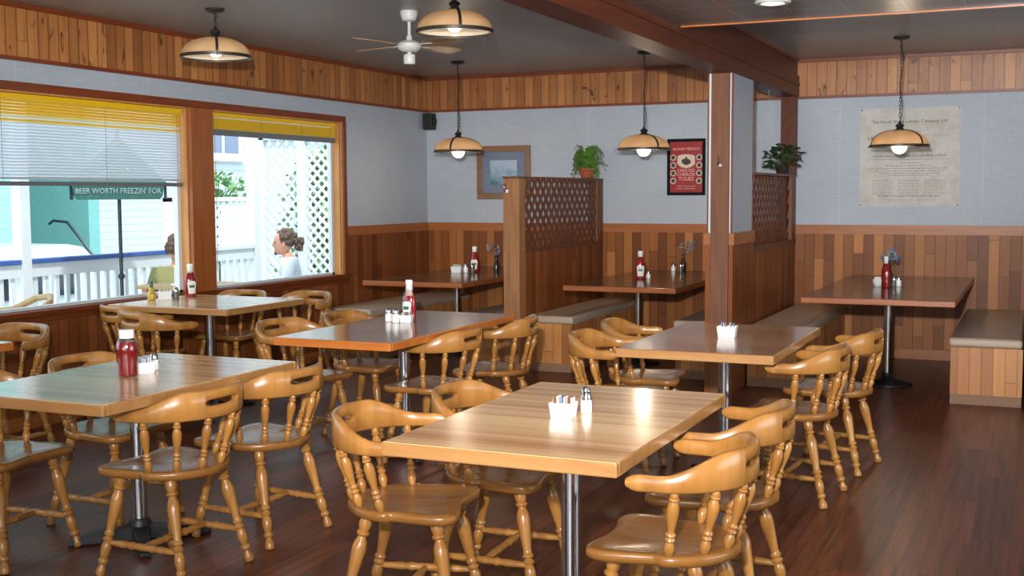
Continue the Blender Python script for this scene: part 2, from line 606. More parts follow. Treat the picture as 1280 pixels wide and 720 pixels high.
def struct(o):
    o['kind'] = 'structure'
    return o


def copy_tree(o, parent=None):
    c = o.copy()
    COL.objects.link(c)
    if parent:
        c.parent = parent
    for ch in list(o.children):
        copy_tree(ch, c)
    return c


def again(proto, used, label, loc, rz, group=None):
    """the first call moves the prototype itself, later calls copy it"""
    o = proto if not used else copy_tree(proto)
    used.append(o)
    o.location = loc
    o.rotation_euler = (0, 0, rz)
    o['label'] = label
    if group:
        o['group'] = group
    return o


def text(name, body, size, mat, parent, loc, rot, align='CENTER', extrude=.0006, sx=1.0, spacing=1.0):
    d = bpy.data.curves.new(name, 'FONT')
    d.body = body
    d.size = size
    d.align_x = align
    d.align_y = 'CENTER'
    d.extrude = extrude
    d.space_character = spacing
    d.resolution_u = 2
    d.materials.append(mat)
    tmp = bpy.data.objects.new('tmp', d)
    COL.objects.link(tmp)
    bpy.context.view_layer.update()
    me = bpy.data.meshes.new_from_object(tmp.evaluated_get(bpy.context.evaluated_depsgraph_get()))
    bpy.data.objects.remove(tmp)
    me.name = name
    o = bpy.data.objects.new(name, me)
    COL.objects.link(o)
    o.parent = parent
    o.location = loc
    o.rotation_euler = rot
    o.scale = (sx, 1, 1)
    return o


def lattice(mb, P, a0, a1, z0, z1, step, w, th):
    """diagonal slats in the rectangle a0..a1 by z0..z1; P(a, z, d) gives the 3-D point, d across the panel"""
    for sgn in (1, -1):
        d = th * .5 * sgn
        c = -(z1 - z0) - 1
        lo = (a0 - z1) if sgn > 0 else (a0 + z0)
        hi = (a1 - z0) if sgn > 0 else (a1 + z1)
        c = lo + step * .5
        while c < hi:
            pts = []
            for z in (z0, z1):
                a = c + z if sgn > 0 else c - z
                if a0 <= a <= a1:
                    pts.append((a, z))
            for a in (a0, a1):
                z = a - c if sgn > 0 else c - a
                if z0 < z < z1:
                    pts.append((a, z))
            if len(pts) >= 2:
                p, q = pts[0], pts[-1]
                if (p[0] - q[0]) ** 2 + (p[1] - q[1]) ** 2 > 1e-4:
                    n = Vector(P(0, 0, 1)) - Vector(P(0, 0, 0))
                    mb.bar(P(p[0], p[1], d), P(q[0], q[1], d), w, th, n)
            c += step
    return mb


# ------------------------------------------------------------------ setting
XW, YB, ZC = -5.95, 11.15, 2.71           # left wall, back wall, ceiling
XR, YF = 4.0, -3.2
ZS, ZT = .755, 2.165                      # window sill and head
W1 = (4.55, 7.29)
W2 = (7.56, 9.44)
W0 = (1.5, 4.25)
struct(MB().box(XW - .2, XR + .1, YF - .1, YB + .1, -.06, 0).build('floor', M['floor'], smooth=False))
struct(MB().box(XW - .12, XR + .1, YF - .1, YB + .1, ZC, ZC + .08).build('ceiling', M['ceil'], smooth=False))
struct(MB().box(XW - .12, XR + .1, YB, YB + .12, 0, ZC).build('wall_back', M['paper'], smooth=False))
w = MB()
ys = [YF, W0[0], W0[1], W1[0], W1[1], W2[0], W2[1], YB]
w.box(XW - .12, XW, YF, YB, 0, ZS - .02)
w.box(XW - .12, XW, YF, YB, ZT + .02, ZC)
for a, b in ((YF, W0[0]), (W0[1], W1[0]), (W1[1], W2[0]), (W2[1], YB)):
    w.box(XW - .12, XW, a, b, ZS - .02, ZT + .02)
struct(w.build('wall_left', M['paper'], smooth=False))
w = MB()
w.box(XR, XR + .1, YF, YB, 0, .75).box(XR, XR + .1, YF, YB, 2.25, ZC)
for a, b in ((YF, 1.9), (6.1, YB)):
    w.box(XR, XR + .1, a, b, .75, 2.25)
struct(w.build('wall_right', M['paper'], smooth=False))
w = MB()
w.box(XW - .1, XR + .1, YF - .1, YF, 0, .7).box(XW - .1, XR + .1, YF - .1, YF, 2.3, ZC)
for a, b in ((XW - .1, -4.3), (1.9, XR + .1)):
    w.box(a, b, YF - .1, YF, .7, 2.3)
struct(w.build('wall_front', M['paper'], smooth=False))

T = []


def trim(mb, mat, **k):
    o = mb.build('trim_%d' % (len(T) + 1), mat, smooth=False, **k)
    struct(o)
    T.append(o)
    return o


PL = .018
# pine band under the ceiling
trim(MB().box(XW, XW + PL, YF, YB, 2.36, ZC), M['pine'])
trim(MB().box(XW + PL, XR, YB - PL, YB, 2.36, ZC), M['pine'])
trim(MB().box(XW + PL, XW + PL + .02, YF, YB - PL, 2.35, 2.375).box(XW + PL, XW + PL + .03, YF, YB - PL, ZC - .03, ZC), M['trim_red'])
trim(MB().box(XW + PL, XR, YB - PL - .02, YB - PL, 2.35, 2.375).box(XW + PL, XR, YB - PL - .03, YB - PL, ZC - .03, ZC), M['trim_redx'])
# wainscot and its cap
trim(MB().box(XW + PL, XR, YB - PL, YB, 0, 1.12), M['wain'])
trim(MB().box(XW, XW + PL, YF, YB, .02, ZS - .03).box(XW, XW + PL, W2[1] + .1, YB, ZS - .03, 1.12), M['wain_dark'])
trim(MB().box(XW + .024, XR, YB - .024, YB, 1.115, 1.2), M['cap'])
trim(MB().box(XW, XW + .024, W2[1] + .1, YB, 1.115, 1.2), M['capy'])
struct(MB().box(XW + PL, XR, YB - PL - .015, YB - PL, 0, .09).build('baseboard_back', M['cap'], smooth=False))
struct(MB().box(XW + PL, XW + PL + .015, YF, YB - PL, 0, .09).build('baseboard_left', M['capy'], smooth=False))

# window surrounds on the left wall
cas = MB()
cas.box(XW - .0, XW + .022, YF + 1, W2[1] + .08, ZT, ZT + .055)
cas.box(XW - .0, XW + .022, W2[1] + .03, W2[1] + .085, ZS, ZT)
trim(cas, M['trim_red'], bevel=.004)
trim(MB().box(XW - .1, XW + .035, W1[1] - .0, W2[0], ZS - .01, ZT), M['mullion'], bevel=.006)
jm = MB()
for (a, b) in (W0, W1, W2):
    jm.box(XW - .115, XW - .002, b - .012, b + .002, ZS, ZT)
    jm.box(XW - .115, XW - .002, a - .002, a + .012, ZS, ZT)
    jm.box(XW - .115, XW - .002, a, b, ZT - .012, ZT + .002)
jm.box(XW - .002, XW + .012, W2[1], W2[1] + .03, ZS, ZT)
trim(jm, M['jamb'])
trim(MB().box(XW - .12, XW + .05, YF + 1, W2[1] + .09, ZS - .035, ZS).box(XW, XW + .03, YF + 1, W2[1] + .09, ZS - .075, ZS - .035), M['sill'], bevel=.005)
for i, (a, b) in enumerate((W0, W1, W2)):
    fr = MB()
    x0, x1 = XW - .11, XW - .07
    fr.box(x0, x1, a, a + .035, ZS, ZT).box(x0, x1, b - .047, b - .012, ZS, ZT).box(x0, x1, a, b, ZS, ZS + .02).box(x0, x1, a, b, ZT - .05, ZT - .012)
    f = struct(fr.build('window_%d' % (i + 1), M['whitepaint'], smooth=False))
    MB().box(XW - .095, XW - .09, a + .03, b - .04, ZS + .018, ZT - .045).build('pane', M['glass'], f, smooth=False)

# beam, soffit, column
bm_ = MB().box(-2.255, -2.065, YF, YB, 2.37, 2.56).box(-2.235, -2.085, YF, YB, 2.56, ZC)
bm_.box(-2.265, -2.055, YF, YB - .03, 2.47, 2.49)
struct(bm_.build('ceiling_beam', M['beam'], smooth=False))
sof = MB().box(-2.085, XR, YF, 7.2, 2.52, ZC)
struct(sof.build('ceiling_soffit', M['soffit'], smooth=False))
trim(MB().box(-2.06, XR, 7.2, 7.215, 2.514, ZC).box(-2.06, XR, 7.18, 7.2, 2.513, 2.52), M['edge_orange'])
trim(MB().box(-2.085, -2.065, 7.22, YB - .05, ZC - .02, ZC), M['trim_red'])

CX0, CX1, CY0, CY1 = -2.28, -2.075, 8.65, 9.33
struct(MB().box(CX0 + .01, CX1 - .01, CY0 + .01, CY1, 1.2, 2.37).build('column', M['paper'], smooth=False))
trim(MB().box(CX0 + .008, CX0 + .02, CY0 + .004, CY1, 1.2, 2.37).box(CX1 - .02, CX1 - .008, CY0 + .004, CY0 + .02, 1.2, 2.37).box(CX1 - .02, CX1 - .006, CY1 - .02, CY1 + .004, 1.2, 2.37), M['trim_red'])
trim(MB().box(CX0 + .02, CX1 - .02, CY0 + .002, CY0 + .012, 1.2, 2.37), M['whitepaint'])
trim(MB().box(CX0, CX1, CY0, CY1, 0, 1.13), M['wain_dark'])
trim(MB().box(CX0 - .012, CX1 + .012, CY0 - .012, CY1 + .01, 1.11, 1.2), M['capy'], bevel=.003)
post = struct(MB().box(-2.237, -2.103, CY0 - .03, CY0 + .004, 0, 2.37).build('column_post', M['post'], smooth=False, bevel=.004))
struct(MB().box(-2.215, -2.075, YB - .1, YB - .02, 1.66, 2.37).build('column_half_post', M['beam'], smooth=False))

# ------------------------------------------------------------------ booth dividers, benches


def hook(name, parent, loc, mat):
    mb = MB()
    mb.lathe([(.001, 0), (.014, .0), (.012, .006), (.004, .008)], n=10, axis=((0, 0, 0), (0, -.012, 0)))
    mb.tube([(0, -.01, 0), (0, -.045, -.004), (0, -.055, .012), (0, -.05, .03)], .0042, 6)
    mb.tube([(0, -.008, .01), (0, -.03, .03), (0, -.05, .06)], .0036, 6)
    mb.sphere((0, -.05, .031), .009, n=8)
    o = mb.build(name, mat, parent)
    o.location = loc
    return o


# divider between the two left booths
DX0, DX1, DY0 = -4.115, -3.97, 9.05
dv = thing('booth_divider', 'wooden booth divider with lattice top and thick front post, fern standing on it', 'divider', ((DX0 + DX1) / 2, 10.1, 0))
o0 = dv.location


def L(mb, name, mat, parent, off=None, **k):
    off = off or parent.location
    bmesh.ops.translate(mb.bm, verts=mb.bm.verts, vec=-Vector(off))
    return mb.build(name, mat, parent, **k)


dpost = L(MB().box(DX0, DX1, DY0, DY0 + .13, 0, 1.625), 'post', M['post_lit'], dv, smooth=False, bevel=.005)
hook('coat_hook', dv, Vector((-4.08, DY0, 1.52)) - o0, M['chrome'])
L(MB().box(DX0 - .005, DX1 + .005, DY0 - .005, YB - .03, 1.625, 1.642), 'cap_rail', M['lattice'], dv, smooth=False)
L(MB().box(DX0 + .03, DX1 - .0, DY0 + .13, YB - .03, 0, 1.0), 'panel', M['wain_dark'], dv, smooth=False)
L(MB().box(DX0 + .02, DX1 + .004, DY0 + .13, YB - .03, 1.0, 1.03).box(DX0 + .03, DX1, YB - .13, YB - .03, 1.03, 1.625), 'frame', M['lattice'], dv, smooth=False)
L(MB().box(DX1 - .03, DX1 - .005, YB - .17, YB - .13, 1.03, 1.625), 'end_strip', M['post'], dv, smooth=False)
lt = MB()
lattice(lt, lambda a, z, d: (-4.0 + d, a, z), DY0 + .13, YB - .14, 1.03, 1.625, .128, .036, .007)
L(lt, 'lattice_screen', M['lattice'], dv, smooth=False)

dv2 = thing('booth_divider', 'low booth divider with dark lattice behind the column, leafy plant standing on it', 'divider', (-2.15, 10.2, 0))
o2 = dv2.location
L(MB().box(-2.22, -2.07, CY1 + .02, YB - .03, 1.64, 1.66), 'cap_rail', M['lattice'], dv2, smooth=False)
L(MB().box(-2.215, -2.085, CY1 + .01, YB - .03, 0, 1.02), 'panel', M['wain_dark'], dv2, smooth=False)
L(MB().box(-2.22, -2.075, CY1 + .02, YB - .03, 1.02, 1.07).box(-2.215, -2.08, YB - .2, YB - .03, 1.07, 1.64), 'frame', M['lattice'], dv2, smooth=False)
L(MB().box(-2.1, -2.072, YB - .26, YB - .2, 1.07, 1.64), 'end_strip', M['post'], dv2, smooth=False)
lt = MB()
lattice(lt, lambda a, z, d: (-2.12 + d, a, z), CY1 + .02, YB - .2, 1.07, 1.64, .128, .036, .007)
L(lt, 'lattice_screen', M['lattice'], dv2, smooth=False)

# half wall that ends the right-hand booth, at the edge of the view
struct(MB().box(-.07, .05, 8.85, YB - .02, 0, 1.2).build('partition', M['wain_dark'], smooth=False))


def bench(label, x0, x1, y0, round_side, mat=None):
    t = thing('booth_bench', label, 'bench', ((x0 + x1) / 2, (y0 + YB) / 2, 0))
    y1 = YB - .035
    L(MB().box(x0, x1, y0, y1, .07, .405), 'base', M['bench'], t, smooth=False)
    L(MB().box(x0 + .002, x1 - .002, y0 - .008, y1, 0, .07), 'kick_board', M['kick'], t, smooth=False)
    c = MB().box(x0 - (.015 if round_side < 0 else -.004), x1 + (.015 if round_side > 0 else -.004), y0 - .02, y1, .407, .472)
    L(c, 'cushion', M['vinyl'], t, bevel=.022, seg=4, ang=1.2)
    if True:
        s = MB()
        xs = x0 - .012 if round_side < 0 else x1 + .012
        L(s.tube([(xs, y0 - .016, .41), (xs, y1, .41)], .004, 6), 'piping', M['vinyl'], t)
    return t


bench('taupe vinyl booth bench against the window wall, left end of the corner booth', XW + .03, -5.46, 9.12, 1)
bench('taupe vinyl booth bench on the left of the fern divider, facing the corner booth table', -4.57, DX0 + .012, 9.185, -1)
bench('taupe vinyl booth bench on the right of the fern divider with planked front', DX1 + .005, -3.56, 9.2, 1)
bench('taupe vinyl booth bench on the left of the column', -2.68, -2.3, 9.25, -1)
bench('long taupe vinyl booth bench to the right of the column below the dark lattice', -2.06, -1.62, 9.1, 1)
bench('taupe vinyl booth bench with planked front at the far right edge', -.56, -.09, 8.87, -1)

# ------------------------------------------------------------------ tables


def table(name, label, x0, x1, y0, y1, top, edge, poles, th=.044, group=None, base=True, zt=.75, pr=.033):
    cx, cy = (x0 + x1) / 2, (y0 + y1) / 2
    t = thing(name, label, 'table', (cx, cy, 0), 0, group)
    hx, hy = (x1 - x0) / 2, (y1 - y0) / 2
    MB().box(-hx + .004, hx - .004, -hy + .004, hy - .004, zt - .006, zt).build('tabletop', top, t, smooth=False, bevel=.0015)
    e = MB()
    e.box(-hx, hx, -hy, -hy + .022, zt - th, zt - .0015).box(-hx, hx, hy - .022, hy, zt - th, zt - .0015)
    e.box(-hx, -hx + .022, -hy + .022, hy - .022, zt - th, zt - .0015).box(hx - .022, hx, -hy + .022, hy - .022, zt - th, zt - .0015)
    e.box(-hx + .022, hx - .022, -hy + .022, hy - .022, zt - th + .005, zt - .008)
    e.build('edge_band', edge, t, smooth=False, bevel=.005)
    for (px, py) in poles:
        MB().lathe([(pr, .06), (pr, zt - th + .004)], (px - cx, py - cy, 0), 24).build('pole', M['chrome'], t)
        MB().box(px - cx - .11, px - cx + .11, py - cy - .11, py - cy + .11, zt - th - .012, zt - th + .003).build('top_plate', M['black'], t, smooth=False)
        b = MB()
        if name == 'booth_table':
            b.lathe([(.001, 0), (.19, 0), (.19, .012), (.17, .022), (.06, .04), (pr + .006, .06), (pr + .006, .09), (.001, .09)], (px - cx, py - cy, 0), 32, False)
            b.build('round_base', M['black'], t, bevel=.003)
            continue
        for k in range(4):
            a = PI / 4 + k * PI / 2 if name != 'booth_table' else k * PI / 2
            c, s = math.cos(a), math.sin(a)
            ln = .3 if hx < .6 or name != 'booth_table' else .3
            rows = []
            for tt, hh, ww in ((.02, .07, .03), (.2, .05, .028), (ln, .022, .024)):
                rows.append([(px - cx + c * tt - s * ww * q, py - cy + s * tt + c * ww * q, z) for q, z in ((-1, .006), (1, .006), (1, hh), (-1, hh))])
            b.loft(rows)
            b.lathe([(.012, 0), (.012, .012)], (px - cx + c * (ln - .03), py - cy + s * (ln - .03), 0), 8)
        b.lathe([(.05, .006), (.05, .075), (pr + .004, .1)], (px - cx, py - cy, 0), 20)
        b.build('cross_base', M['black'], t, bevel=.003)
    return t


table('dining_table', 'rectangular butcher-block dining table standing nearest to the camera in the centre', -1.815, -1.06, 3.085, 4.335, M['lam_light'], M['edge_light'], [(-1.435, 3.7)])
table('dining_table', 'butcher-block dining table behind the nearest table, white sugar caddy alone on it', -1.87, -1.105, 5.42, 6.68, M['lam_shaded'], M['edge_light'], [(-1.48, 6.02)])
table('dining_table', 'pale shiny dining table carrying the wide squeeze ketchup bottle', -3.83, -3.05, 3.235, 4.45, M['lam_light'], M['edge_light'], [(-3.56, 3.98)])
table('dining_table', 'long striped dining table with orange edge and glass ketchup bottle', -3.69, -2.98, 5.17, 6.72, M['lam_shaded'], M['edge_orange'], [(-3.34, 5.95)])
table('dining_table', 'dining table standing against the window sill below the mullion', -5.87, -4.86, 6.3, 7.2, M['lam_light'], M['edge_light'], [(-5.33, 6.72)])
table('dining_table', 'dining table mostly cut off by the left edge of the view, by the window', -5.87, -4.82, 3.62, 4.5, M['lam_light'], M['edge_orange'], [(-5.3, 4.05)])
table('booth_table', 'dark walnut booth table in the far left corner booth', -5.4, -4.44, 8.9, YB - .04, M['lam_dark'], M['edge_brown'], [(-4.98, 9.9)], base=False)
table('booth_table', 'dark walnut booth table between the fern divider and the column', -3.56, -2.61, 9.0, YB - .04, M['lam_dark'], M['edge_brown'], [(-3.22, 9.95)])
table('booth_table', 'wide dark walnut booth table under the framed notice at the right', -1.565, -.52, 8.6, YB - .06, M['lam_dark'], M['edge_brown'], [(-1.07, 9.6)])

# ------------------------------------------------------------------ chairs
SPIN = [(.008, 0), (.011, .03), (.0155, .10), (.0165, .16), (.012, .22), (.0105, .235), (.0145, .255), (.0155, .275), (.012, .30), (.0105, .31), (.0145, .33), (.0155, .35), (.0115, .375), (.0105, .40), (.0125, .47), (.0165, .62), (.0178, .72), (.0165, .78), (.0115, .84), (.0105, .85), (.015, .87), (.0155, .885), (.012, .905), (.0135, .93), (.0125, .96), (.008, 1)]
LEG = [(.012, 0), (.0185, .01), (.0205, .04), (.018, .075), (.0135, .10), (.013, .115), (.019, .13), (.0205, .15), (.019, .165), (.0145, .18), (.0175, .2), (.0205, .24), (.0205, .29), (.0165, .325), (.0145, .335), (.0205, .35), (.0215, .365), (.0165, .38), (.0145, .39), (.0205, .405), (.021, .42), (.017, .435), (.0165, .46), (.0195, .55), (.0235, .68), (.0245, .74), (.0215, .79), (.016, .82), (.0155, .835), (.0215, .85), (.0225, .87), (.017, .885), (.0205, .905), (.0225, .94), (.019, 1)]
STR = [(.008, 0), (.0105, .04), (.014, .2), (.0155, .26), (.012, .3), (.0165, .34), (.017, .36), (.0125, .4), (.014, .45), (.0145, .5), (.014, .55), (.0125, .6), (.017, .64), (.0165, .66), (.012, .7), (.0155, .74), (.014, .8), (.0105, .96), (.008, 1)]


def seat_outline():
    pts = []
    # right side from the front centre, then round the back
    half = [(0, .185), (.07, .193), (.13, .207), (.175, .209), (.208, .198), (.226, .172), (.229, .135), (.222, .085), (.212, .035), (.204, -.005), (.2035, -.02), (.212, -.028), (.2165, -.045)]
    for k in range(1, 12):
        a = R(12) + k * (R(78) / 12)
        half.append((.222 * math.cos(a), -.0 - .222 * math.sin(a) - .0))
    half.append((0, -.226))
    pts = half + [(-x, y) for x, y in half[-2:0:-1]]
    return pts


def chair_proto():
    t = tag(empty('dining_chair', (0, 0, 0)), '', 'chair')
    ol = seat_outline()

    def sc(k, z, dz=None):
        return [(x * k, y * k - .006 * (1 - k), z) for x, y in ol]
    s = MB()
    s.loft([sc(.86, .402), sc(.96, .407), sc(1.0, .418), sc(1.003, .43), sc(.99, .439), sc(.95, .442), sc(.8, .4385), sc(.55, .433), sc(.2, .431)])
    s.build('seat', M['seat'], t, ang=1.0)
    # bent back rail with hand hole
    pts = []
    N = 44
    straight = 5
    RB = .262
    TIP = .055
    for i in range(straight):
        y = TIP - i * ((TIP + .03) / straight)
        pts.append((RB + .006 * max(0, (y + .03) / .08), y, 90))
    for k in range(N + 1):
        a = k * PI / N
        pts.append((RB * math.cos(a), -.03 - RB * .87 * math.sin(a), abs(90 - math.degrees(a))))
    for i in range(straight - 1, -1, -1):
        y = TIP - i * ((TIP + .03) / straight)
        pts.append((-RB - .006 * max(0, (y + .03) / .08), y, 90))

    def ztop(k):
        x, y, ang = pts[k]
        if y > -.03:
            u = (y + .03) / (TIP + .03)
            return .692 - (.012 * max(0, (u - .6) / .4) ** 2)
        if ang < 34:
            return .755
        u = min(1, (ang - 34) / 52)
        u = u * u * (3 - 2 * u)
        return .755 - u * .063

    def zbot(k):
        x, y, ang = pts[k]
        u = max(0, (y + .03) / (TIP + .03))
        return .643 + .014 * max(0, (u - .6) / .4) ** 2

    def station(k, zb, zt, th=.026):
        x, y, ang = pts[k]
        p = Vector(pts[max(0, k - 1)][:2])
        q = Vector(pts[min(len(pts) - 1, k + 1)][:2])
        d = (q - p).normalized()
        nrm = Vector((d.y, -d.x))
        c = .007
        out = []
        for o, z in ((-th / 2, zb + c), (-th / 2, zt - c), (-th / 2 + c, zt), (th / 2 - c, zt), (th / 2, zt - c), (th / 2, zb + c), (th / 2 - c, zb), (-th / 2 + c, zb)):
            out.append((x + nrm.x * o, y + nrm.y * o, z))
        return out
    n = len(pts)
    mid = n // 2
    h0, h1 = mid - 5, mid + 5
    rail = MB()

    def run(a, b, fb, ft):
        rail.loft([station(k, fb(k), ft(k)) for k in range(a, b + 1)])
    run(0, h0, zbot, ztop)
    run(h1, n - 1, zbot, ztop)

    def slot(k, s):
        u = abs(k - mid) / 5.0
        return .703 + s * .013 * math.sqrt(max(0, 1 - u ** 4))
    run(h0, h1, zbot, lambda k: slot(k, -1))
    run(h0, h1, lambda k: slot(k, 1), ztop)
    rail.build('back_rail', M['chair'], t, ang=.9)
    # six turned spindles
    for a in (-76, -45, -16, 16, 45, 76):
        q = R(a)
        b = (.195 * math.sin(q), -.003 - .198 * math.cos(q), .436)
        e = (.26 * math.sin(q), -.032 - .226 * math.cos(q), .65)
        MB().lathe([(.0135 + (r - .0135) * 1.2, z) for r, z in SPIN], n=12, axis=(b, e)).build('spindle', M['chair'], t)
    legs = {}
    for sx in (-1, 1):
        for sy in (1, -1):
            top = (sx * .145, .125 if sy > 0 else -.115, .41)
            foot = (sx * (.205 if sy > 0 else .2), .205 if sy > 0 else -.215, .0)
            legs[(sx, sy)] = (Vector(foot), Vector(top))
            MB().lathe([(.019 + (r - .019) * 1.22, z) for r, z in LEG], n=14, axis=(foot, top)).build('leg', M['chair'], t)

    def on(k, h):
        a, b = legs[k]
        return a + (b - a) * h
    mids = []
    for sx in (-1, 1):
        a, b = on((sx, 1), .33), on((sx, -1), .33)
        MB().lathe(STR, n=10, axis=(a, b)).build('stretcher', M['chair'], t)
        mids.append((a + b) / 2)
    MB().lathe(STR, n=10, axis=(mids[0], mids[1])).build('stretcher', M['chair'], t)
    return t


CH = chair_proto()
used = []
EAST, WEST, NORTH, SOUTH = -90, 90, 0, 180
NT_, RT_, KT_, GT_, WT_ = 'the nearest central table', 'the sugar caddy table', 'the squeeze bottle table', 'the long orange-edged table', 'the window table'
for x, y, a, lab in (
    (-1.985, 3.58, EAST + 13, 'golden captain chair at the near left side of the nearest table, seat fully in view'),
    (-1.87, 4.1, EAST + 2, 'golden captain chair tucked under the far left side of the nearest table'),
    (-1.025, 3.48, WEST + 1, 'golden captain chair nearest the lower right, drawn up to the nearest table'),
    (-1.04, 4.13, WEST - 2, 'golden captain chair at the far right side of the nearest table'),
    (-3.15, 3.72, WEST - 2, 'golden captain chair with turned legs in full view before the squeeze bottle table'),
    (-3.14, 4.29, WEST - 5, 'golden captain chair at the far corner of the squeeze bottle table'),
    (-3.93, 3.58, EAST + 2, 'captain chair cut by the left edge, shiny seat under the squeeze bottle table'),
    (-3.89, 4.2, EAST, 'captain chair half hidden behind the squeeze bottle on its table'),
    (-1.1, 5.86, WEST - 5, 'captain chair at the near right side of the sugar caddy table, aisle side'),
    (-1.03, 6.6, WEST - 8, 'captain chair at the far right side of the sugar caddy table, nearest the right booth'),
    (-2.05, 6.0, EAST + 5, 'captain chair at the near left side of the sugar caddy table, rail against its corner'),
    (-2.09, 6.62, EAST + 9, 'captain chair at the far left side of the sugar caddy table, before the booth pole'),
    (-3.96, 5.86, EAST - 8, 'captain chair at the near left side of the long orange-edged table'),
    (-3.86, 6.42, EAST + 1, 'captain chair at the far left side of the long orange-edged table, below the corner booth'),
    (-3.1, 5.86, WEST - 4, 'captain chair at the near right side of the long orange-edged table'),
    (-3.05, 6.56, WEST + 8, 'captain chair at the far right side of the long orange-edged table, before the planked bench'),
    (-5.67, 6.42, NORTH - 14, 'captain chair beside the wainscot, pushed under the near side of the window table'),
    (-5.22, 6.12, NORTH - 14, 'captain chair at the aisle end of the near side of the window table'),
    (-5.675, 7.4, SOUTH, 'captain chair on the far side of the window table, close to the window wall'),
    (-5.15, 7.5, SOUTH - 9, 'captain chair on the far side of the window table, towards the corner booth'),
    (-5.4, 4.92, SOUTH - 3, 'captain chair at the cut-off window table, only rail and spindles showing'),
):
    again(CH, used, lab, (x, y, 0), R(a), 'golden captain chairs around the tables')

# ------------------------------------------------------------------ pendant lamps, fan, downlight, speaker


def pendant(label, x, y, zrim, straps=R(30), power=8, bz=.006, br=.06, bulb='bulb'):
    t = thing('pendant_lamp', label, 'lamp', (x, y, zrim), 0, 'amber glass pendant lamps')
    H = ZC - zrim
    MB().lathe([(.001, H), (.062, H), (.064, H - .012), (.05, H - .022), (.012, H - .03), (.001, H - .03)], n=24, cap=False).build('canopy', M['bronze'], t)
    ch = MB()
    ztop, zbot = H - .028, .205
    n = max(2, round((ztop - zbot) / .03))
    st = (ztop - zbot) / n
    for i in range(n):
        z = zbot + st * (i + .5)
        ch.ring((0, 0, z), st * .62, .0028, (1, 0, 0) if i % 2 else (0, 1, 0), 10, 4, .55) if False else None
        q = 0 if i % 2 else PI / 2
        pts = []
        for k in range(9):
            a = 2 * PI * k / 8
            u = .0075 * math.cos(a)
            pts.append((u * math.cos(q), u * math.sin(q), z + st * .66 * math.sin(a)))
        ch.tube(pts, .0026, 5, False)
    ch.build('chain', M['bronze'], t)
    cordm = MB()
    cp = [(.012 * math.sin(k * .9) + .006, .006 * math.cos(k * .7), zbot + (ztop - zbot) * k / 12) for k in range(13)]
    cordm.tube(cp, .0028, 5).build('cord', M['bronze'], t)
    MB().lathe([(.001, .205), (.008, .2), (.012, .185), (.03, .175), (.034, .16), (.022, .152), (.03, .14), (.042, .134), (.042, .126), (.001, .126)], n=18, cap=False).build('socket_cup', M['bronze'], t)
    prof = []
    for k in range(15):
        a = R(4) + (PI / 2 - R(4)) * k / 14
        prof.append((.222 * math.sin(a) ** .92, .012 + .12 * math.cos(a) ** .95 if math.cos(a) > 0 else .012))
    MB().lathe(prof, n=40, cap=False).build('shade', M['shade'], t)
    MB().lathe([(r * .975, z - .003) for r, z in prof], n=40, cap=False).build('shade_lining', M['lining'], t)
    MB().lathe([(.219, -.004), (.2285, -.004), (.229, .016), (.2205, .018), (.219, -.004)], n=44, cap=False).build('rim_band', M['bronze'], t)
    for k in range(3):
        a = straps + k * 2 * PI / 3
        rows = []
        for r, z in prof:
            c, s = math.cos(a), math.sin(a)
            w_ = .009
            rr = r + .0035
            rows.append([(rr * c - s * w_, rr * s + c * w_, z + .002), (rr * c + s * w_, rr * s - c * w_, z + .002), (rr * c + s * w_, rr * s - c * w_, z + .006), (rr * c - s * w_, rr * s + c * w_, z + .006)])
        b = MB().loft(rows)
        c, s = math.cos(a), math.sin(a)
        b.tube([(.228 * c, .228 * s, .008), (.244 * c, .244 * s, .004), (.252 * c, .252 * s, -.01)], .003, 5)
        b.build('strap', M['bronze'], t)
    MB().lathe([(.02, .126), (.02, .07), (.026, .062)], n=14).build('bulb_holder', M['bronze'], t)
    MB().sphere((0, 0, bz), br, n=20).build('bulb', M[bulb], t)
    l = lamp('pendant_light', 'POINT', (0, 0, -.075), power, (1, .82, .6), .05, parent=t)
    return t


pendant('amber glass pendant lamp on a short chain before the pine band above the window', -4.965, 6.39, 2.395, R(190), 1.5, bz=.05, br=.047, bulb='bulb_dim')
pendant('amber glass pendant lamp at the top of the view, in front of the ceiling fan', -3.17, 6.3, 2.44, R(305), 1.5, bz=.05, br=.047, bulb='bulb_dim')
pendant('amber glass pendant lamp on a long chain over the corner booth, before the seascape picture', -4.94, 9.87, 1.885, R(278))
pendant('amber glass pendant lamp hanging beside the beam, next to the red poster', -3.16, 9.9, 1.87, R(320))
pendant('amber glass pendant lamp hanging in front of the old paper notice', -1.04, 9.85, 1.852, R(325))

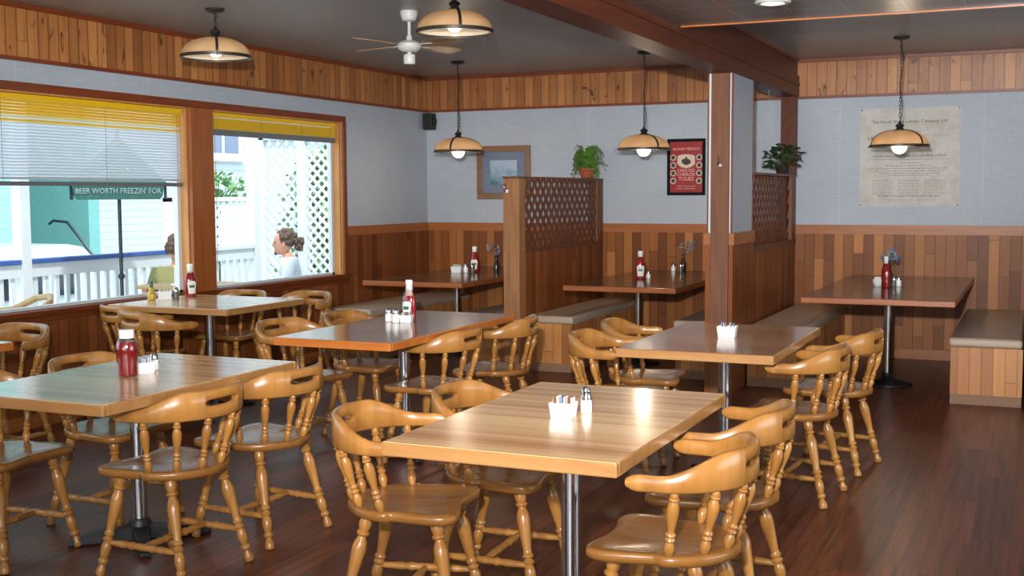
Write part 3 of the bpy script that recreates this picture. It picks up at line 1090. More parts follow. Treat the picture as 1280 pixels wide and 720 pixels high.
fan = thing('ceiling_fan', 'small white ceiling fan with pale wooden blades', 'fan', (-3.876, 7.03, 2.49))
H = ZC - 2.49
MB().lathe([(.001, H), (.058, H), (.06, H - .02), (.045, H - .06), (.02, H - .07), (.001, H - .07)], n=24, cap=False).build('canopy', M['fanwhite'], fan)
MB().lathe([(.011, .03), (.011, H - .06)], n=12).build('downrod', M['fanwhite'], fan)
MB().lathe([(.001, .06), (.018, .06), (.022, .03), (.06, .022), (.08, .005), (.082, -.01), (.07, -.03), (.05, -.045), (.02, -.05), (.001, -.05)], n=28, cap=False).build('motor_housing', M['fanwhite'], fan)
MB().lathe([(.001, -.05), (.014, -.05), (.014, -.06), (.036, -.064), (.04, -.075), (.04, -.115), (.034, -.128), (.001, -.13)], n=24, cap=False).build('switch_housing', M['fanwhite'], fan)
for k in range(4):
    a = R(74 + 90 * k)
    c, s = math.cos(a), math.sin(a)
    ol = [(.14, .035), (.2, .05), (.36, .06), (.44, .058), (.465, .045), (.475, .0)]
    ol = ol + [(x, -y) for x, y in ol[-2::-1]]
    tilt = -math.tan(R(9))

    def P(x, y, dz):
        return (x * c - y * s, x * s + y * c, -.002 + y * tilt + dz)
    b = MB().loft([[P(x, y, -.003) for x, y in ol], [P(x, y, .003) for x, y in ol]])
    bl = b.build('blade', M['fanwood'], fan, smooth=False)
    MB().bar((.07 * c, .07 * s, -.005), (.2 * c, .2 * s, -.006), .03, .004).build('blade_iron', M['fanwhite'], bl, smooth=False)

dl = thing('downlight', 'round recessed downlight glowing in the dropped tiled ceiling', 'light', (-1.35, 6.48, 2.52))
MB().lathe([(.06, -.001), (.068, -.012), (.09, -.012), (.098, -.004), (.098, .0)], n=36, cap=False).build('trim_ring', M['fanwhite'], dl)
MB().lathe([(.001, -.018), (.03, -.017), (.05, -.013), (.062, -.004)], n=28, cap=False).build('lens', M['downlight'], dl)
_dll = lamp('downlight_light', 'SPOT', (0, 0, -.04), 22, (1, .86, .68), .09, aim=None, parent=dl)
_dll.data.spot_size = R(130)
_dll.data.spot_blend = .6
for _x, _y in ((-1.35, 3.6), (.8, 6.48), (.8, 3.6), (-1.35, .8)):
    _o = copy_tree(dl)
    _o.location = (_x, _y, 2.52)
    _o['label'] = 'round recessed downlight above the aisle, beyond the view'
    _o['group'] = 'downlights in the dropped ceiling'

sp = thing('wall_speaker', 'small black loudspeaker in the wall corner below the pine band', 'speaker', (-5.85, 11.03, 2.25))
MB().box(-.055, .05, -.06, .05, -.085, .085).build('cabinet', M['speaker'], sp, smooth=False, bevel=.006)
MB().lathe([(.045, 0), (.045, .012), (.02, .02), (.001, .02)], n=20, axis=((.05, 0, 0), (1.05, 0, 0))).build('cone', M['speaker'], sp)
MB().bar((-.0, .05, 0), (-.0, .1, .0), .03, .03).build('bracket', M['speaker'], sp, smooth=False)

hk = hook('coat_hook', None, (-2.17, CY0 - .03, 1.7), M['chrome'])
tag(hk, 'small metal coat hook screwed to the front of the column post', 'hook')
bh = MB()
bh.lathe([(.012, 0), (.012, -.004)], n=10)
bh.tube([(0, 0, -.003), (0, 0, -.03), (.012, 0, -.045), (.022, 0, -.06), (.012, 0, -.075), (-.006, 0, -.07)], .0035, 6)
bho = bh.build('ceiling_hook', M['steel'])
bho.location = (-2.17, 10.3, 2.37)
tag(bho, 'small metal hook under the beam above the dark lattice', 'hook')

# ------------------------------------------------------------------ pictures on the back wall
FX, FZ = -5.055, 1.715
pic = thing('framed_picture', 'wood-framed blue seascape print on the back wall behind the divider', 'picture', (FX, YB - .005, FZ))
fw, fh = .30, .272
f = MB()
f.box(-fw, fw, -.028, 0, fh - .062, fh).box(-fw, fw, -.028, 0, -fh, -fh + .062).box(-fw, -fw + .062, -.028, 0, -fh + .062, fh - .062).box(fw - .062, fw, -.028, 0, -fh + .062, fh - .062)
f.build('frame', M['frame_wood'], pic, smooth=False, bevel=.005)
MB().box(-fw + .06, fw - .06, -.012, -.004, -fh + .06, fh - .06).build('mat_board', M['mat_grey'], pic, smooth=False)
pr = MB().box(-.15, .15, -.015, -.012, -.125, .125)
pr.build('print', M['print'], pic, smooth=False)
MB().bar((-.01, -.0165, -.06), (.13, -.0165, .06), .0025, .035, (0, 1, 0)).build('painted_whale', M['paper_dark'], pic, smooth=False) if False else None

PX, PZ = -3.13, 1.745
po = thing('framed_poster', 'red printed poster in a black frame on the back wall beside the column', 'poster', (PX, YB - .005, PZ))
pw, ph = .187, .27
f = MB()
f.box(-pw, pw, -.022, 0, ph - .028, ph).box(-pw, pw, -.022, 0, -ph, -ph + .028).box(-pw, -pw + .026, -.022, 0, -ph + .028, ph - .028).box(pw - .026, pw, -.022, 0, -ph + .028, ph - .028)
f.build('frame', M['frame_black'], po, smooth=False, bevel=.003)
MB().box(-pw + .02, pw - .02, -.01, -.004, -ph + .02, ph - .02).build('print', M['paper_red'], po, smooth=False)


def disc(mb, x, z, rx, rz, y, n=20):
    mb.loft([[(x + rx * math.cos(2 * PI * i / n), y, z + rz * math.sin(2 * PI * i / n)) for i in range(n)], [(x + rx * math.cos(2 * PI * i / n), y - .0012, z + rz * math.sin(2 * PI * i / n)) for i in range(n)]])


em = MB()
em.loft([[(x, -.0102, z) for x, z in ((-.085, .1), (.085, .1), (.088, .03), (.05, .0), (0, -.012), (-.05, .0), (-.088, .03))], [(x, -.0116, z) for x, z in ((-.085, .1), (.085, .1), (.088, .03), (.05, .0), (0, -.012), (-.05, .0), (-.088, .03))]])
disc(em, 0, .1, .086, .022, -.0102)
em.build('emblem_panel', M['paper_cream'], po, smooth=False)
em = MB()
disc(em, .004, .05, .042, .03, -.0117)
disc(em, -.022, .056, .024, .022, -.0119)
disc(em, .0, .084, .012, .012, -.0119)
em.build('emblem_figure', M['paper_dark'], po, smooth=False)
rg, rd = MB(), MB()
for sx in (-1, 1):
    for k in range(4):
        disc(rg, sx * .128, .092 - k * .075, .029, .029, -.0103)
        disc(rd, sx * .128, .092 - k * .075, .02, .02, -.0117)
rg.build('portrait_rings', M['paper_cream'], po, smooth=False)
rd.build('portraits', M['paper_dark'], po, smooth=False)
XZ = (PI / 2, 0, 0)
text('title_lettering', 'ISLAND MEXICO', .036, M['pale_red'], po, (0, -.0104, .172), XZ)
text('headline_lettering', 'CREATED', .04, M['pale_red'], po, (0, -.0104, -.034), XZ, sx=1.0)
text('headline_lettering', 'CHEROK', .046, M['pale_red'], po, (0, -.0104, -.072), XZ)
text('headline_lettering', 'TULIES', .05, M['pale_red'], po, (0, -.0104, -.114), XZ)
text('caption_lettering', 'HONKY-TONK SALOON', .016, M['pale_red'], po, (0, -.0104, -.185), XZ)
text('caption_lettering', 'LIVE MUSIC & DANCING NIGHTLY', .013, M['pale_red'], po, (0, -.0104, -.208), XZ)

NX, NZ = -1.092, 1.806
no = thing('paper_notice', 'large aged paper notice pinned to the wall of the right booth', 'notice', (NX, YB - .002, NZ))
nw, nh = .424, .437
rows = []
MB().box(-nw, nw, -.003, 0, -nh, nh).build('sheet', M['notice'], no, smooth=False)
text('heading_lettering', 'The North Shore Lumber Company, Ltd.', .042, M['ink'], no, (0, -.0034, .315), XZ, sx=.92)
text('heading_lettering', '* STORE LINE *', .03, M['ink_pale'], no, (.02, -.0034, .225), XZ)
text('heading_lettering', 'LAWS', .045, M['ink'], no, (-.3, -.0034, .172), XZ)
en = MB()
en.box(-.33, .33, -.0042, -.003, -.022, -.017).box(-.33, .33, -.0042, -.003, .012, .014)
for k in range(40):
    x = -.31 + k * .0155
    hgt = .012 + .03 * random.random()
    en.box(x, x + .009, -.0042, -.003, .0, hgt)
en.box(.05, .34, -.0042, -.003, .19, .193).box(-.2, .3, -.0042, -.003, .285, .287)
en.build('engraving', M['ink_pale'], no, smooth=False)
tx = MB()
for z, half in ((-.05, .08), (-.075, .2), (-.1, .33), (-.122, .3), (-.142, .26), (-.16, .18)):
    x = -half
    while x < half:
        wd = .012 + .03 * random.random()
        tx.box(x, min(half, x + wd), -.004, -.003, z - .004, z + .003)
        x += wd + .008
for cx in (-.22, 0, .22):
    for k in range(9):
        z = -.205 - k * .0155
        x = cx - .09
        while x < cx + .09:
            wd = .01 + .025 * random.random()
            tx.box(x, min(cx + .09, x + wd), -.004, -.003, z - .003, z + .002)
            x += wd + .007
tx.build('small_print', M['ink_pale'], no, smooth=False)
text('footer_lettering', '* A. Inmate of the asylum for the A. of Salt Lake, say. *', .026, M['ink'], no, (0, -.0034, -.345), XZ, sx=.95)
text('footer_lettering', 'Not for Business Purposes      The Daily Journal Printers', .02, M['ink_pale'], no, (0, -.0034, -.378), XZ)
pn = MB()
for a in (-1, 1):
    for b in (-1, 1):
        pn.sphere((a * (nw - .012), -.005, b * (nh - .012)), .006, n=8)
pn.build('pins', M['black'], no)

# ------------------------------------------------------------------ things on the tables
TZ = .7502


def glass_ketchup(label, x, y, fill=.75, rz=0.0, letters=False, k=1.0):
    t = thing('ketchup_bottle', label, 'ketchup bottle', (x, y, TZ), rz)
    prof = [(.027, 0), (.032, .004), (.033, .012), (.033, .115), (.031, .13), (.022, .165), (.015, .19), (.0135, .205)]
    zf = .205 * fill + .02
    a = [p for p in prof if p[1] <= zf]
    rr = None
    for p, q in zip(prof, prof[1:]):
        if p[1] <= zf < q[1]:
            u = (zf - p[1]) / (q[1] - p[1])
            rr = p[0] + (q[0] - p[0]) * u
    if rr:
        a = a + [(rr, zf)]
        up = [(rr, zf)] + [p for p in prof if p[1] > zf]
    else:
        up = None
    MB().lathe(a, n=8 if False else 20).build('bottle', M['ketchup'], t)
    if up and len(up) > 1:
        MB().lathe(up, n=20).build('neck', M['salt'] if False else M['clear'], t)
        MB().lathe([(r * .72, z) for r, z in up], n=12).build('neck_film', M['pale_red'], t)
    MB().lathe([(.0165, .203), (.017, .205), (.017, .228), (.015, .231), (.001, .231)], n=18, cap=False).build('cap', M['plastic'], t)
    MB().lathe([(.0142, .172), (.0172, .18), (.0142, .203)], n=16, cap=False).build('neck_label', M['label'], t)
    # keystone label wrapped on the front
    lb = MB()
    pts = []
    for j, (z, wd) in enumerate(((.025, .55), (.08, .72), (.1, .78), (.112, .5))):
        pts.append([(.0342 * math.sin(-wd + 2 * wd * i / 8), -.0342 * math.cos(-wd + 2 * wd * i / 8), z) for i in range(9)])
    lb.loft(pts, False, False)
    lb.build('front_label', M['label'], t)
    g = MB()
    pts = []
    for z, wd in ((.066, .4), (.084, .45)):
        pts.append([(.0345 * math.sin(-wd + 2 * wd * i / 6), -.0345 * math.cos(-wd + 2 * wd * i / 6), z) for i in range(7)])
    g.loft(pts, False, False)
    g.build('label_band', M['green_ink'], t)
    if letters:
        text('lettering', 'HEINZ', .011, M['label'], t, (0, -.0352, .075), XZ, sx=.9, extrude=.0002)
    t.scale = (1.38 * k, .98 * k, 1.06 * k)
    return t


glass_ketchup('glass ketchup bottle with half clear neck on the long orange-edged table', -3.40, 6.13, .6, R(-10))
glass_ketchup('glass ketchup bottle at the window end of the window table', -5.72, 7.0, .72, R(60))
glass_ketchup('glass ketchup bottle on the corner booth table', -4.95, 10.22, .8, R(15))
glass_ketchup('glass ketchup bottle with keystone label on the booth table between divider and column', -3.18, 9.88, .84, R(18), True)
glass_ketchup('glass ketchup bottle standing in front of blue flowers on the right booth table', -1.1, 9.65, .78, R(115))

sq = thing('squeeze_bottle', 'wide clear squeeze bottle full of red ketchup with white cap', 'ketchup bottle', (-3.45, 3.81, TZ))
prof = [(.036, 0), (.042, .004), (.044, .015), (.0435, .05), (.0455, .08), (.0465, .11), (.045, .13), (.04, .145), (.033, .157), (.029, .162)]
MB().lathe([(r * .94, z + .002) for r, z in prof[:8]], n=28).build('ketchup_fill', M['ketchup'], sq)
MB().lathe(prof, n=28, cap=False).build('clear_body', M['clear'], sq)
MB().lathe([(.03, .16), (.031, .162), (.031, .192), (.029, .196), (.001, .196)], n=28, cap=False).build('cap', M['plastic'], sq)


def shaker(label, x, y, fill='salt', group=None, k=1.0):
    t = thing('shaker', label, 'shaker', (x, y, TZ), 0, group)
    MB().lathe([(.016, 0), (.019, .002), (.0195, .02), (.018, .042), (.016, .046)], n=16).build('jar', M[fill], t)
    MB().lathe([(.0168, .044), (.0172, .05), (.0155, .064), (.011, .072), (.001, .074)], n=16, cap=False).build('steel_cap', M['steel'], t)
    t.scale = (k, k, k)
    return t


PKM = ['pk_white', 'pk_white', 'pk_pink', 'pk_blue', 'pk_white', 'pk_tan']
PK = {}


def caddy(label, where, x, y, rz=0.0, n=7, k=1.0, mix=None):
    t = thing('sugar_caddy', label, 'sugar caddy', (x, y, TZ), rz)
    a, b, h = .043 * k, .03 * k, .05 * k
    m = MB()

    def ringz(sx, z):
        return [(q * a * sx, p * b * sx, z) for q, p in ((-1, -1), (1, -1), (1, 1), (-1, 1))]
    m.loft([ringz(.86, 0), ringz(1.0, h), ringz(.93, h), ringz(.8, .005)])
    m.build('dish', M['white'], t, smooth=False, bevel=.003)
    rnd = random.Random(int(x * 100) + int(y * 37))
    for i in range(n):
        mat = (mix or PKM)[i % len(mix or PKM)]
        if mat not in PK:
            me = MB().box(-.0014, .0014, -.021, .021, 0, .058)
            o = me.build('sugar_packet', M[mat], smooth=False)
            PK[mat] = o
            first = True
        else:
            o = PK[mat].copy()
            COL.objects.link(o)
        u = (i + .5) / n
        lx = (-.75 + 1.5 * u) * a
        o.location = (x + lx * math.cos(rz), y + lx * math.sin(rz), TZ + .0065)
        o.rotation_euler = (rnd.uniform(-.05, .05), rnd.uniform(-.1, .1), rz + rnd.uniform(-.08, .08))
        o.scale = (1, min(1, .92 * k), k * rnd.uniform(1.0, 1.12))
        cname = {'pk_white': 'white', 'pk_pink': 'pink', 'pk_blue': 'blue', 'pk_tan': 'tan'}[mat]
        tag(o, '%s paper sweetener packet standing in the dish on %s' % (cname, where), 'sugar packet', 'sweetener packets on ' + where)
    return t


caddy('white ceramic sugar caddy filled with packets on the nearest central table', 'the nearest table', -1.45, 3.67, R(4), 9, 1.0, ['pk_tan', 'pk_pink', 'pk_white', 'pk_white', 'pk_blue', 'pk_white'])
shaker('salt shaker with steel cap right of the caddy on the nearest table', -1.405, 3.77)
shaker('second steel-capped shaker just behind the salt shaker on the nearest table', -1.44, 3.86, 'salt')
caddy('white ceramic sugar caddy standing alone on the table before the column', 'the table before the column', -1.475, 6.05, R(3), 7, 1.15, ['pk_blue', 'pk_blue', 'pk_white', 'pk_pink', 'pk_white'])
caddy('white sugar caddy beside the wide squeeze bottle', 'the squeeze bottle table', -3.45, 3.91, R(60), 6, .95, ['pk_blue', 'pk_white', 'pk_white'])
shaker('white shaker behind the caddy on the squeeze bottle table', -3.47, 3.995)
caddy('white sugar caddy next to the glass ketchup bottle on the long table', 'the long table', -3.38, 6.06, R(10), 5, .85)
shaker('salt shaker nearest the camera on the long orange-edged table', -3.43, 6.02, k=1.15)
shaker('salt shaker furthest left on the long orange-edged table', -3.5, 6.06, k=1.1)
caddy('grey-white sugar caddy in the middle of the window table cluster', 'the window table', -5.76, 6.76, R(45), 5, 1.15, ['pk_white', 'pk_pink', 'pk_white'])
shaker('shiny steel-capped shaker on the window table beside the caddy', -5.69, 6.8, 'pepper', k=1.2)
mu = thing('oil_cruet', 'small round glass cruet of yellow oil with dark green stopper on the window table', 'cruet', (-5.79, 6.66, TZ))
MB().lathe([(.02, 0), (.028, .004), (.034, .03), (.03, .05), (.018, .075), (.011, .095)], n=20).build('body', M['mustard'], mu)
MB().lathe([(.012, .093), (.012, .12), (.006, .14), (.001, .142)], n=14, cap=False).build('stopper', M['green_ink'], mu)
caddy('white sugar caddy on the corner booth table', 'the corner booth table', -5.07, 10.08, R(8), 5, 1.2, ['pk_white'])
shaker('salt shaker beside the ketchup bottle on the corner booth table', -4.98, 10.09, k=1.2)
shaker('pepper shaker just right of the salt on the corner booth table', -4.93, 10.13, 'pepper', k=1.2)
shaker('small white shaker right of the keystone-label ketchup bottle', -3.14, 9.98, k=.95)
shaker('salt shaker left of the pair at the back of the middle booth table', -3.2, 10.96, k=1.1)
shaker('pepper shaker right of the pair at the back of the middle booth table', -3.12, 10.93, 'pepper', k=1.1)
bw = thing('sugar_bowl', 'round white sugar bowl heaped with packets on the right booth table', 'bowl', (-1.17, 9.76, TZ))
MB().lathe([(.026, 0), (.03, .003), (.04, .025), (.045, .055), (.041, .055), (.036, .026), (.02, .008), (.001, .008)], n=26, cap=False).build('bowl', M['white'], bw)
rnd = random.Random(4)
for i in range(6):
    o = PK['pk_white'].copy()
    COL.objects.link(o)
    a = i * 2 * PI / 6
    o.location = (-1.17 + .014 * math.cos(a), 9.76 + .014 * math.sin(a), TZ + .016)
    o.rotation_euler = (rnd.uniform(-.2, .2), rnd.uniform(-.2, .2), a)
    o.scale = (1, .8, 1.02)
    tag(o, 'white paper sweetener packet heaped in the round bowl on the right booth table', 'sugar packet', 'sweetener packets in the round bowl')
shaker('pepper shaker next to the ketchup on the right booth table', -1.055, 9.8, 'pepper', k=1.1)
shaker('salt shaker with white body, rightmost on the right booth table', -1.02, 9.81, 'salt', k=1.15)


def vase(label, x, y, lean, mats, seed, n=5):
    t = thing('flower_vase', label, 'vase', (x, y, TZ))
    MB().lathe([(.02, 0), (.026, .004), (.03, .04), (.026, .08), (.014, .12), (.011, .15), (.014, .165)], n=18).build('vase', M['vase'], t)
    rnd = random.Random(seed)
    st, fl, gl = MB(), MB(), MB()
    for i in range(n):
        a = rnd.uniform(0, 2 * PI)
        s = rnd.uniform(.01, .07)
        top = Vector((lean[0] + s * math.cos(a), lean[1] + s * math.sin(a), rnd.uniform(.2, .27)))
        st.tube([(0, 0, .1), (top.x * .3, top.y * .3, .19), top], .0018, 5)
        for k in range(7):
            q = top + Vector((rnd.uniform(-.014, .014), rnd.uniform(-.014, .014), rnd.uniform(-.035, .02)))
            (fl if i % 3 else gl).sphere(q, rnd.uniform(.006, .011), n=6)
    st.build('stems', M['stem'], t)
    fl.build('blossoms', M[mats[0]], t)
    gl.build('dried_flowers', M[mats[1]], t)
    return t


vase('dark bud vase of blue flowers behind the ketchup on the right booth table', -1.14, 10.2, (.0, .0), ('blueflower', 'greyflower'), 3, 11)
vase('dark bud vase with grey-blue flower at the back of the middle booth table', -3.12, 11.02, (.03, .0), ('blueflower', 'greyflower'), 5)
vase('dark bud vase of grey flowers next to the post in the corner booth', -4.72, 10.22, (-.02, 0), ('greyflower', 'blueflower'), 8)

# ------------------------------------------------------------------ plants on the dividers
fp = thing('potted_fern', 'bushy green fern in a terracotta pot on the lattice divider', 'plant', (-4.04, 10.86, 1.643))
MB().lathe([(.05, 0), (.062, .006), (.078, .07), (.086, .075), (.086, .095), (.078, .097), (.07, .08), (.001, .08)], n=26, cap=False).build('pot', M['terracotta'], fp)
rnd = random.Random(11)
fr = MB()
for i in range(100):
    a = rnd.uniform(0, 2 * PI)
    ln = rnd.uniform(.12, .2)
    lift = rnd.uniform(.06, .22)
    droop = rnd.uniform(.02, .2) if abs((a + PI / 2) % (2 * PI)) > .9 and abs((a + PI / 2) % (2 * PI) - 2 * PI) > .9 else rnd.uniform(0, .06)
    pts = []
    for k in range(10):
        u = k / 9
        r = ln * u * (.85 + .15 * math.sin(a * 3))
        z = .085 + lift * math.sin(u * PI * .62) * 1.1 - droop * u ** 2.4
        pts.append(Vector((r * math.cos(a), r * math.sin(a), max(z, .012))))
    fr.tube(pts, .0012, 3)
    side = Vector((-math.sin(a), math.cos(a), 0))
    for k in range(2, 10):
        p = pts[k]
        d = (pts[k] - pts[k - 1]).normalized()
        for sgn in (-1, 1):
            l_ = .036 * (1 - .5 * k / 10) * rnd.uniform(.8, 1.2)
            tip = p + side * sgn * l_ + d * l_ * .5 + Vector((0, 0, rnd.uniform(-.008, .01)))
            m1 = p + side * sgn * l_ * .5 + d * (l_ * .5 + .009)
            m2 = p + side * sgn * l_ * .6 - d * .006
            fr.quad(p, m2, tip, m1)
fr.build('fronds', M['fern'], fp, smooth=False)

pp = thing('potted_plant', 'dark green broad-leaved plant on the divider behind the column', 'plant', (-2.14, 10.8, 1.661))
MB().lathe([(.05, 0), (.06, .005), (.07, .06), (.072, .075), (.06, .075), (.001, .06)], n=24, cap=False).build('pot', M['vase'], pp)
rnd = random.Random(21)
lf, stm = MB(), MB()
for i in range(120):
    a = rnd.uniform(0, 2 * PI)
    el = rnd.uniform(-.25, 1.35)
    rr = rnd.uniform(.1, .2)
    c = Vector((rr * math.cos(a) * math.cos(el) * .95, rr * math.sin(a) * math.cos(el), .09 + rr * math.sin(el) * .95))
    if i % 2 == 0:
        stm.tube([(0, 0, .06), c * .5 + Vector((0, 0, .05)), c], .002, 4)
    out = Vector((math.cos(a), math.sin(a), rnd.uniform(-.6, .5))).normalized()
    sd = out.cross(Vector((rnd.uniform(-.5, .5), rnd.uniform(-.5, .5), 1))).normalized()
    up = sd.cross(out)
    s = rnd.uniform(.024, .04)
    ptsl = [(-.25, 0, 0), (-.1, .6, .1), (.4, .72, .12), (1.0, .4, .05), (1.45, 0, -.12), (1.0, -.4, .05), (.4, -.72, .12), (-.1, -.6, .1)]
    v = [lf.bm.verts.new(c + (out * x + sd * y + up * z) * s) for x, y, z in ptsl]
    ctr = lf.bm.verts.new(c + out * .5 * s - up * .08 * s)
    for k in range(8):
        lf.bm.faces.new((v[k], v[(k + 1) % 8], ctr))
stm.build('stems', M['stem'], pp)
lf.build('leaves', M['leafdark'], pp, smooth=False)

# ------------------------------------------------------------------ window blinds


def blind(label, y0, y1, z1, z0, nyellow, step, raised=False):
    t = thing('window_blind', label, 'blind', (XW - .045, (y0 + y1) / 2, z1))
    hy = (y1 - y0) / 2
    MB().box(-.02, .02, -hy, hy, -.035, 0).build('head_rail', M['yellow'], t, smooth=False)
    ye, si = MB(), MB()
    h = z1 - z0
    n = int((h - .06) / step)
    tilt = .0 if raised else 1
    for k in range(n):
        z = -.045 - k * step
        tgt = ye if (k < nyellow or (not raised and k in (nyellow + 1,))) else si
        if raised:
            tgt.bar((0, -hy, z), (0, hy, z), .027, .0036)
        else:
            a = Vector((math.cos(R(39)), 0, math.sin(R(39))))
            tgt.bar((0, -hy, z), (0, hy, z), .026, .0012, (-math.sin(R(39)), 0, math.cos(R(39))))
    ye.build('yellow_slats', M['yellow'], t, smooth=False)
    if not raised:
        si.build('silver_slats', M['silver'], t, smooth=False)
    zb = -.045 - n * step
    MB().box(-.016, .016, -hy, hy, zb - (.045 if raised else .028), zb).build('bottom_rail', M['grey_rail'], t, smooth=False, bevel=.003)
    for f_ in ((.03, .36, .7, .98) if not raised else (.06, .38, .7, .96)):
        y = -hy + 2 * hy * f_
        MB().tube([(.017, y, -.01), (.017, y, zb - .03)], .0016, 5).build('ladder_cord', M['cord'], t)
    y = -hy + .06
    MB().tube([(.024, y, -.02), (.026, y + .01, -.6), (.025, y - .005, -1.25)], .0022, 5).build('pull_cord', M['cord'], t)
    return t


blind('half lowered silver blind with yellow top slats in the wide left window', W1[0] + .03, W1[1] - .03, ZT - .015, 1.565, 5, .0205)
blind('raised yellow blind bunched at the head of the window next to the corner', W2[0] + .02, W2[1] - .03, ZT - .015, 2.0, 30, .0042, True)

# ------------------------------------------------------------------ outside
GZ = -.2
struct(MB().box(-7.95, XW - .2, 2.0, 11.2, GZ - .1, GZ).build('porch_floor', M['deck'], smooth=False))
struct(MB().box(-60, XW - .25, -20, 60, -1.2, -.95).build('street', M['deck'], smooth=False))

rl = thing('porch_railing', 'white porch railing with blue handrail outside the left window', 'railing', (-7.75, 7.0, GZ))
yA, yB_ = 3.0, 10.5
L(MB().box(-7.8, -7.7, yA, 7.305, .93, .97).box(-7.8, -7.7, 7.415, 9.25, .93, .97), 'handrail', M['handrail_blue'], rl, smooth=False, bevel=.005)
L(MB().box(-7.78, -7.72, yA, 7.305, .82, .93).box(-7.78, -7.72, 7.415, yB_ - .005, .82, .93).box(-7.8, -7.7, 9.255, yB_ - .005, .931, .968).box(-7.78, -7.72, yA, 7.3, -.08, .0).box(-7.78, -7.72, 7.42, yB_ - .01, -.08, 0), 'rails', M['whitepaint'], rl, smooth=False)
y = 7.6
while y > 3.6:
    y -= .121
y0_ = y
bal = 0
while y < yB_ - .1:
    if not 7.27 < y < 7.47:
        L(MB().box(-7.765, -7.735, y - .021, y + .021, 0, .83), 'baluster', M['whitepaint'], rl, smooth=False)
    y += .121
for n_, (ya, yb, h) in enumerate(((7.31, 7.41, 3.0), (10.5, 10.59, 3.0))):
    p = MB().box(-7.8, -7.7, ya, yb, 0, h).box(-7.82, -7.68, ya - .02, yb + .02, .0, .1).box(-7.82, -7.68, ya - .02, yb + .02, 2.55, 2.6)
    o = L(p, 'porch_post', M['whitepaint'], empty('tmp', (-7.75, (ya + yb) / 2, GZ)), smooth=False)
    e = o.parent
    o.parent = None
    o.location = e.location
    bpy.data.objects.remove(e)
    tag(o, ('white square porch post at the left edge of the wide window', 'white square porch post beside the lattice screen outside')[n_], 'post')

ls = thing('lattice_screen', 'tall white lattice screen closing the end of the porch', 'screen', (-7.0, 10.95, GZ))
L(MB().box(-7.92, -7.86, 10.9, 10.97, GZ, 2.16).box(-7.42, -7.32, 10.89, 10.98, GZ, 2.16).box(-6.28, -6.2, 10.9, 10.97, GZ, 2.16).box(-7.92, -6.2, 10.9, 10.97, 2.1, 2.2).box(-7.92, -6.2, 10.9, 10.97, GZ, GZ + .1), 'frame', M['whitepaint'], ls, smooth=False)
lt = MB()
lattice(lt, lambda a, z, d: (a, 10.94 + d, z), -7.88, -6.25, GZ + .1, 2.1, .112, .03, .008)
L(lt, 'lattice', M['whitepaint'], ls, smooth=False)

fe = thing('garden_fence', 'white lattice-backed garden fence seen left of the lattice screen', 'fence', (-9.5, 12.3, GZ - .7))
L(MB().box(-9.53, -9.47, 11.2, 13.2, 1.42, 1.47).box(-9.53, -9.47, 11.2, 13.2, .7, .78).box(-9.53, -9.47, 11.2, 11.3, -.9, 1.47).box(-9.53, -9.47, 13.1, 13.2, -.9, 1.47), 'frame', M['whitepaint'], fe, smooth=False)
lt = MB()
lattice(lt, lambda a, z, d: (-9.5 + d, a, z), 11.3, 13.1, .78, 1.42, .12, .05, .008)
L(lt, 'lattice', M['whitepaint'], fe, smooth=False)
L(MB().box(-9.53, -9.47, 11.3, 13.1, -.9, .2), 'boards', M['whitepaint'], fe, smooth=False)


def bush(name, label, c, r, n, seed, sz=(1, 1, 1), leaf=.05):
    t = thing(name, label, 'shrub', (c[0], c[1], -.95))
    rnd = random.Random(seed)
    lf, br = MB(), MB()
    for i in range(n):
        a, e, q = rnd.uniform(0, 2 * PI), rnd.uniform(-1.2, 1.5), r * rnd.uniform(.35, 1) ** .6
        p = Vector((q * math.cos(a) * math.cos(e) * sz[0], q * math.sin(a) * math.cos(e) * sz[1], q * math.sin(e) * sz[2] + c[2] + .95))
        d = Vector((rnd.uniform(-1, 1), rnd.uniform(-1, 1), rnd.uniform(-.6, .6))).normalized()
        s = d.orthogonal().normalized()
        l_ = leaf * rnd.uniform(.7, 1.3)
        lf.quad(p, p + d * l_ * .5 + s * l_ * .3, p + d * l_, p + d * l_ * .5 - s * l_ * .3)
        if i % 14 == 0:
            br.tube([(0, 0, max(.05, c[2] + .4)), p * .5 + Vector((0, 0, (c[2] + .95) * .45)), p], .006, 4)
    br.tube([(0, 0, 0), (0, 0, c[2] + .95)], .03, 6)
    br.build('stem', M['stem'], t)
    lf.build('leaves', M['bush'], t, smooth=False)
    return t


bush('shrub', 'light leafy shrub above the white garden fence', (-10.1, 12.95, 1.58), .42, 240, 2, (1, 1.1, .5), .1)
bush('shrub', 'green shrub behind the left part of the lattice screen', (-8.0, 12.4, .8), .8, 2600, 3, (.9, .8, 1.6), .09)
bush('shrub', 'green shrub behind the right part of the lattice screen', (-6.5, 12.4, .8), .68, 2400, 4, (.9, .8, 1.7), .09)

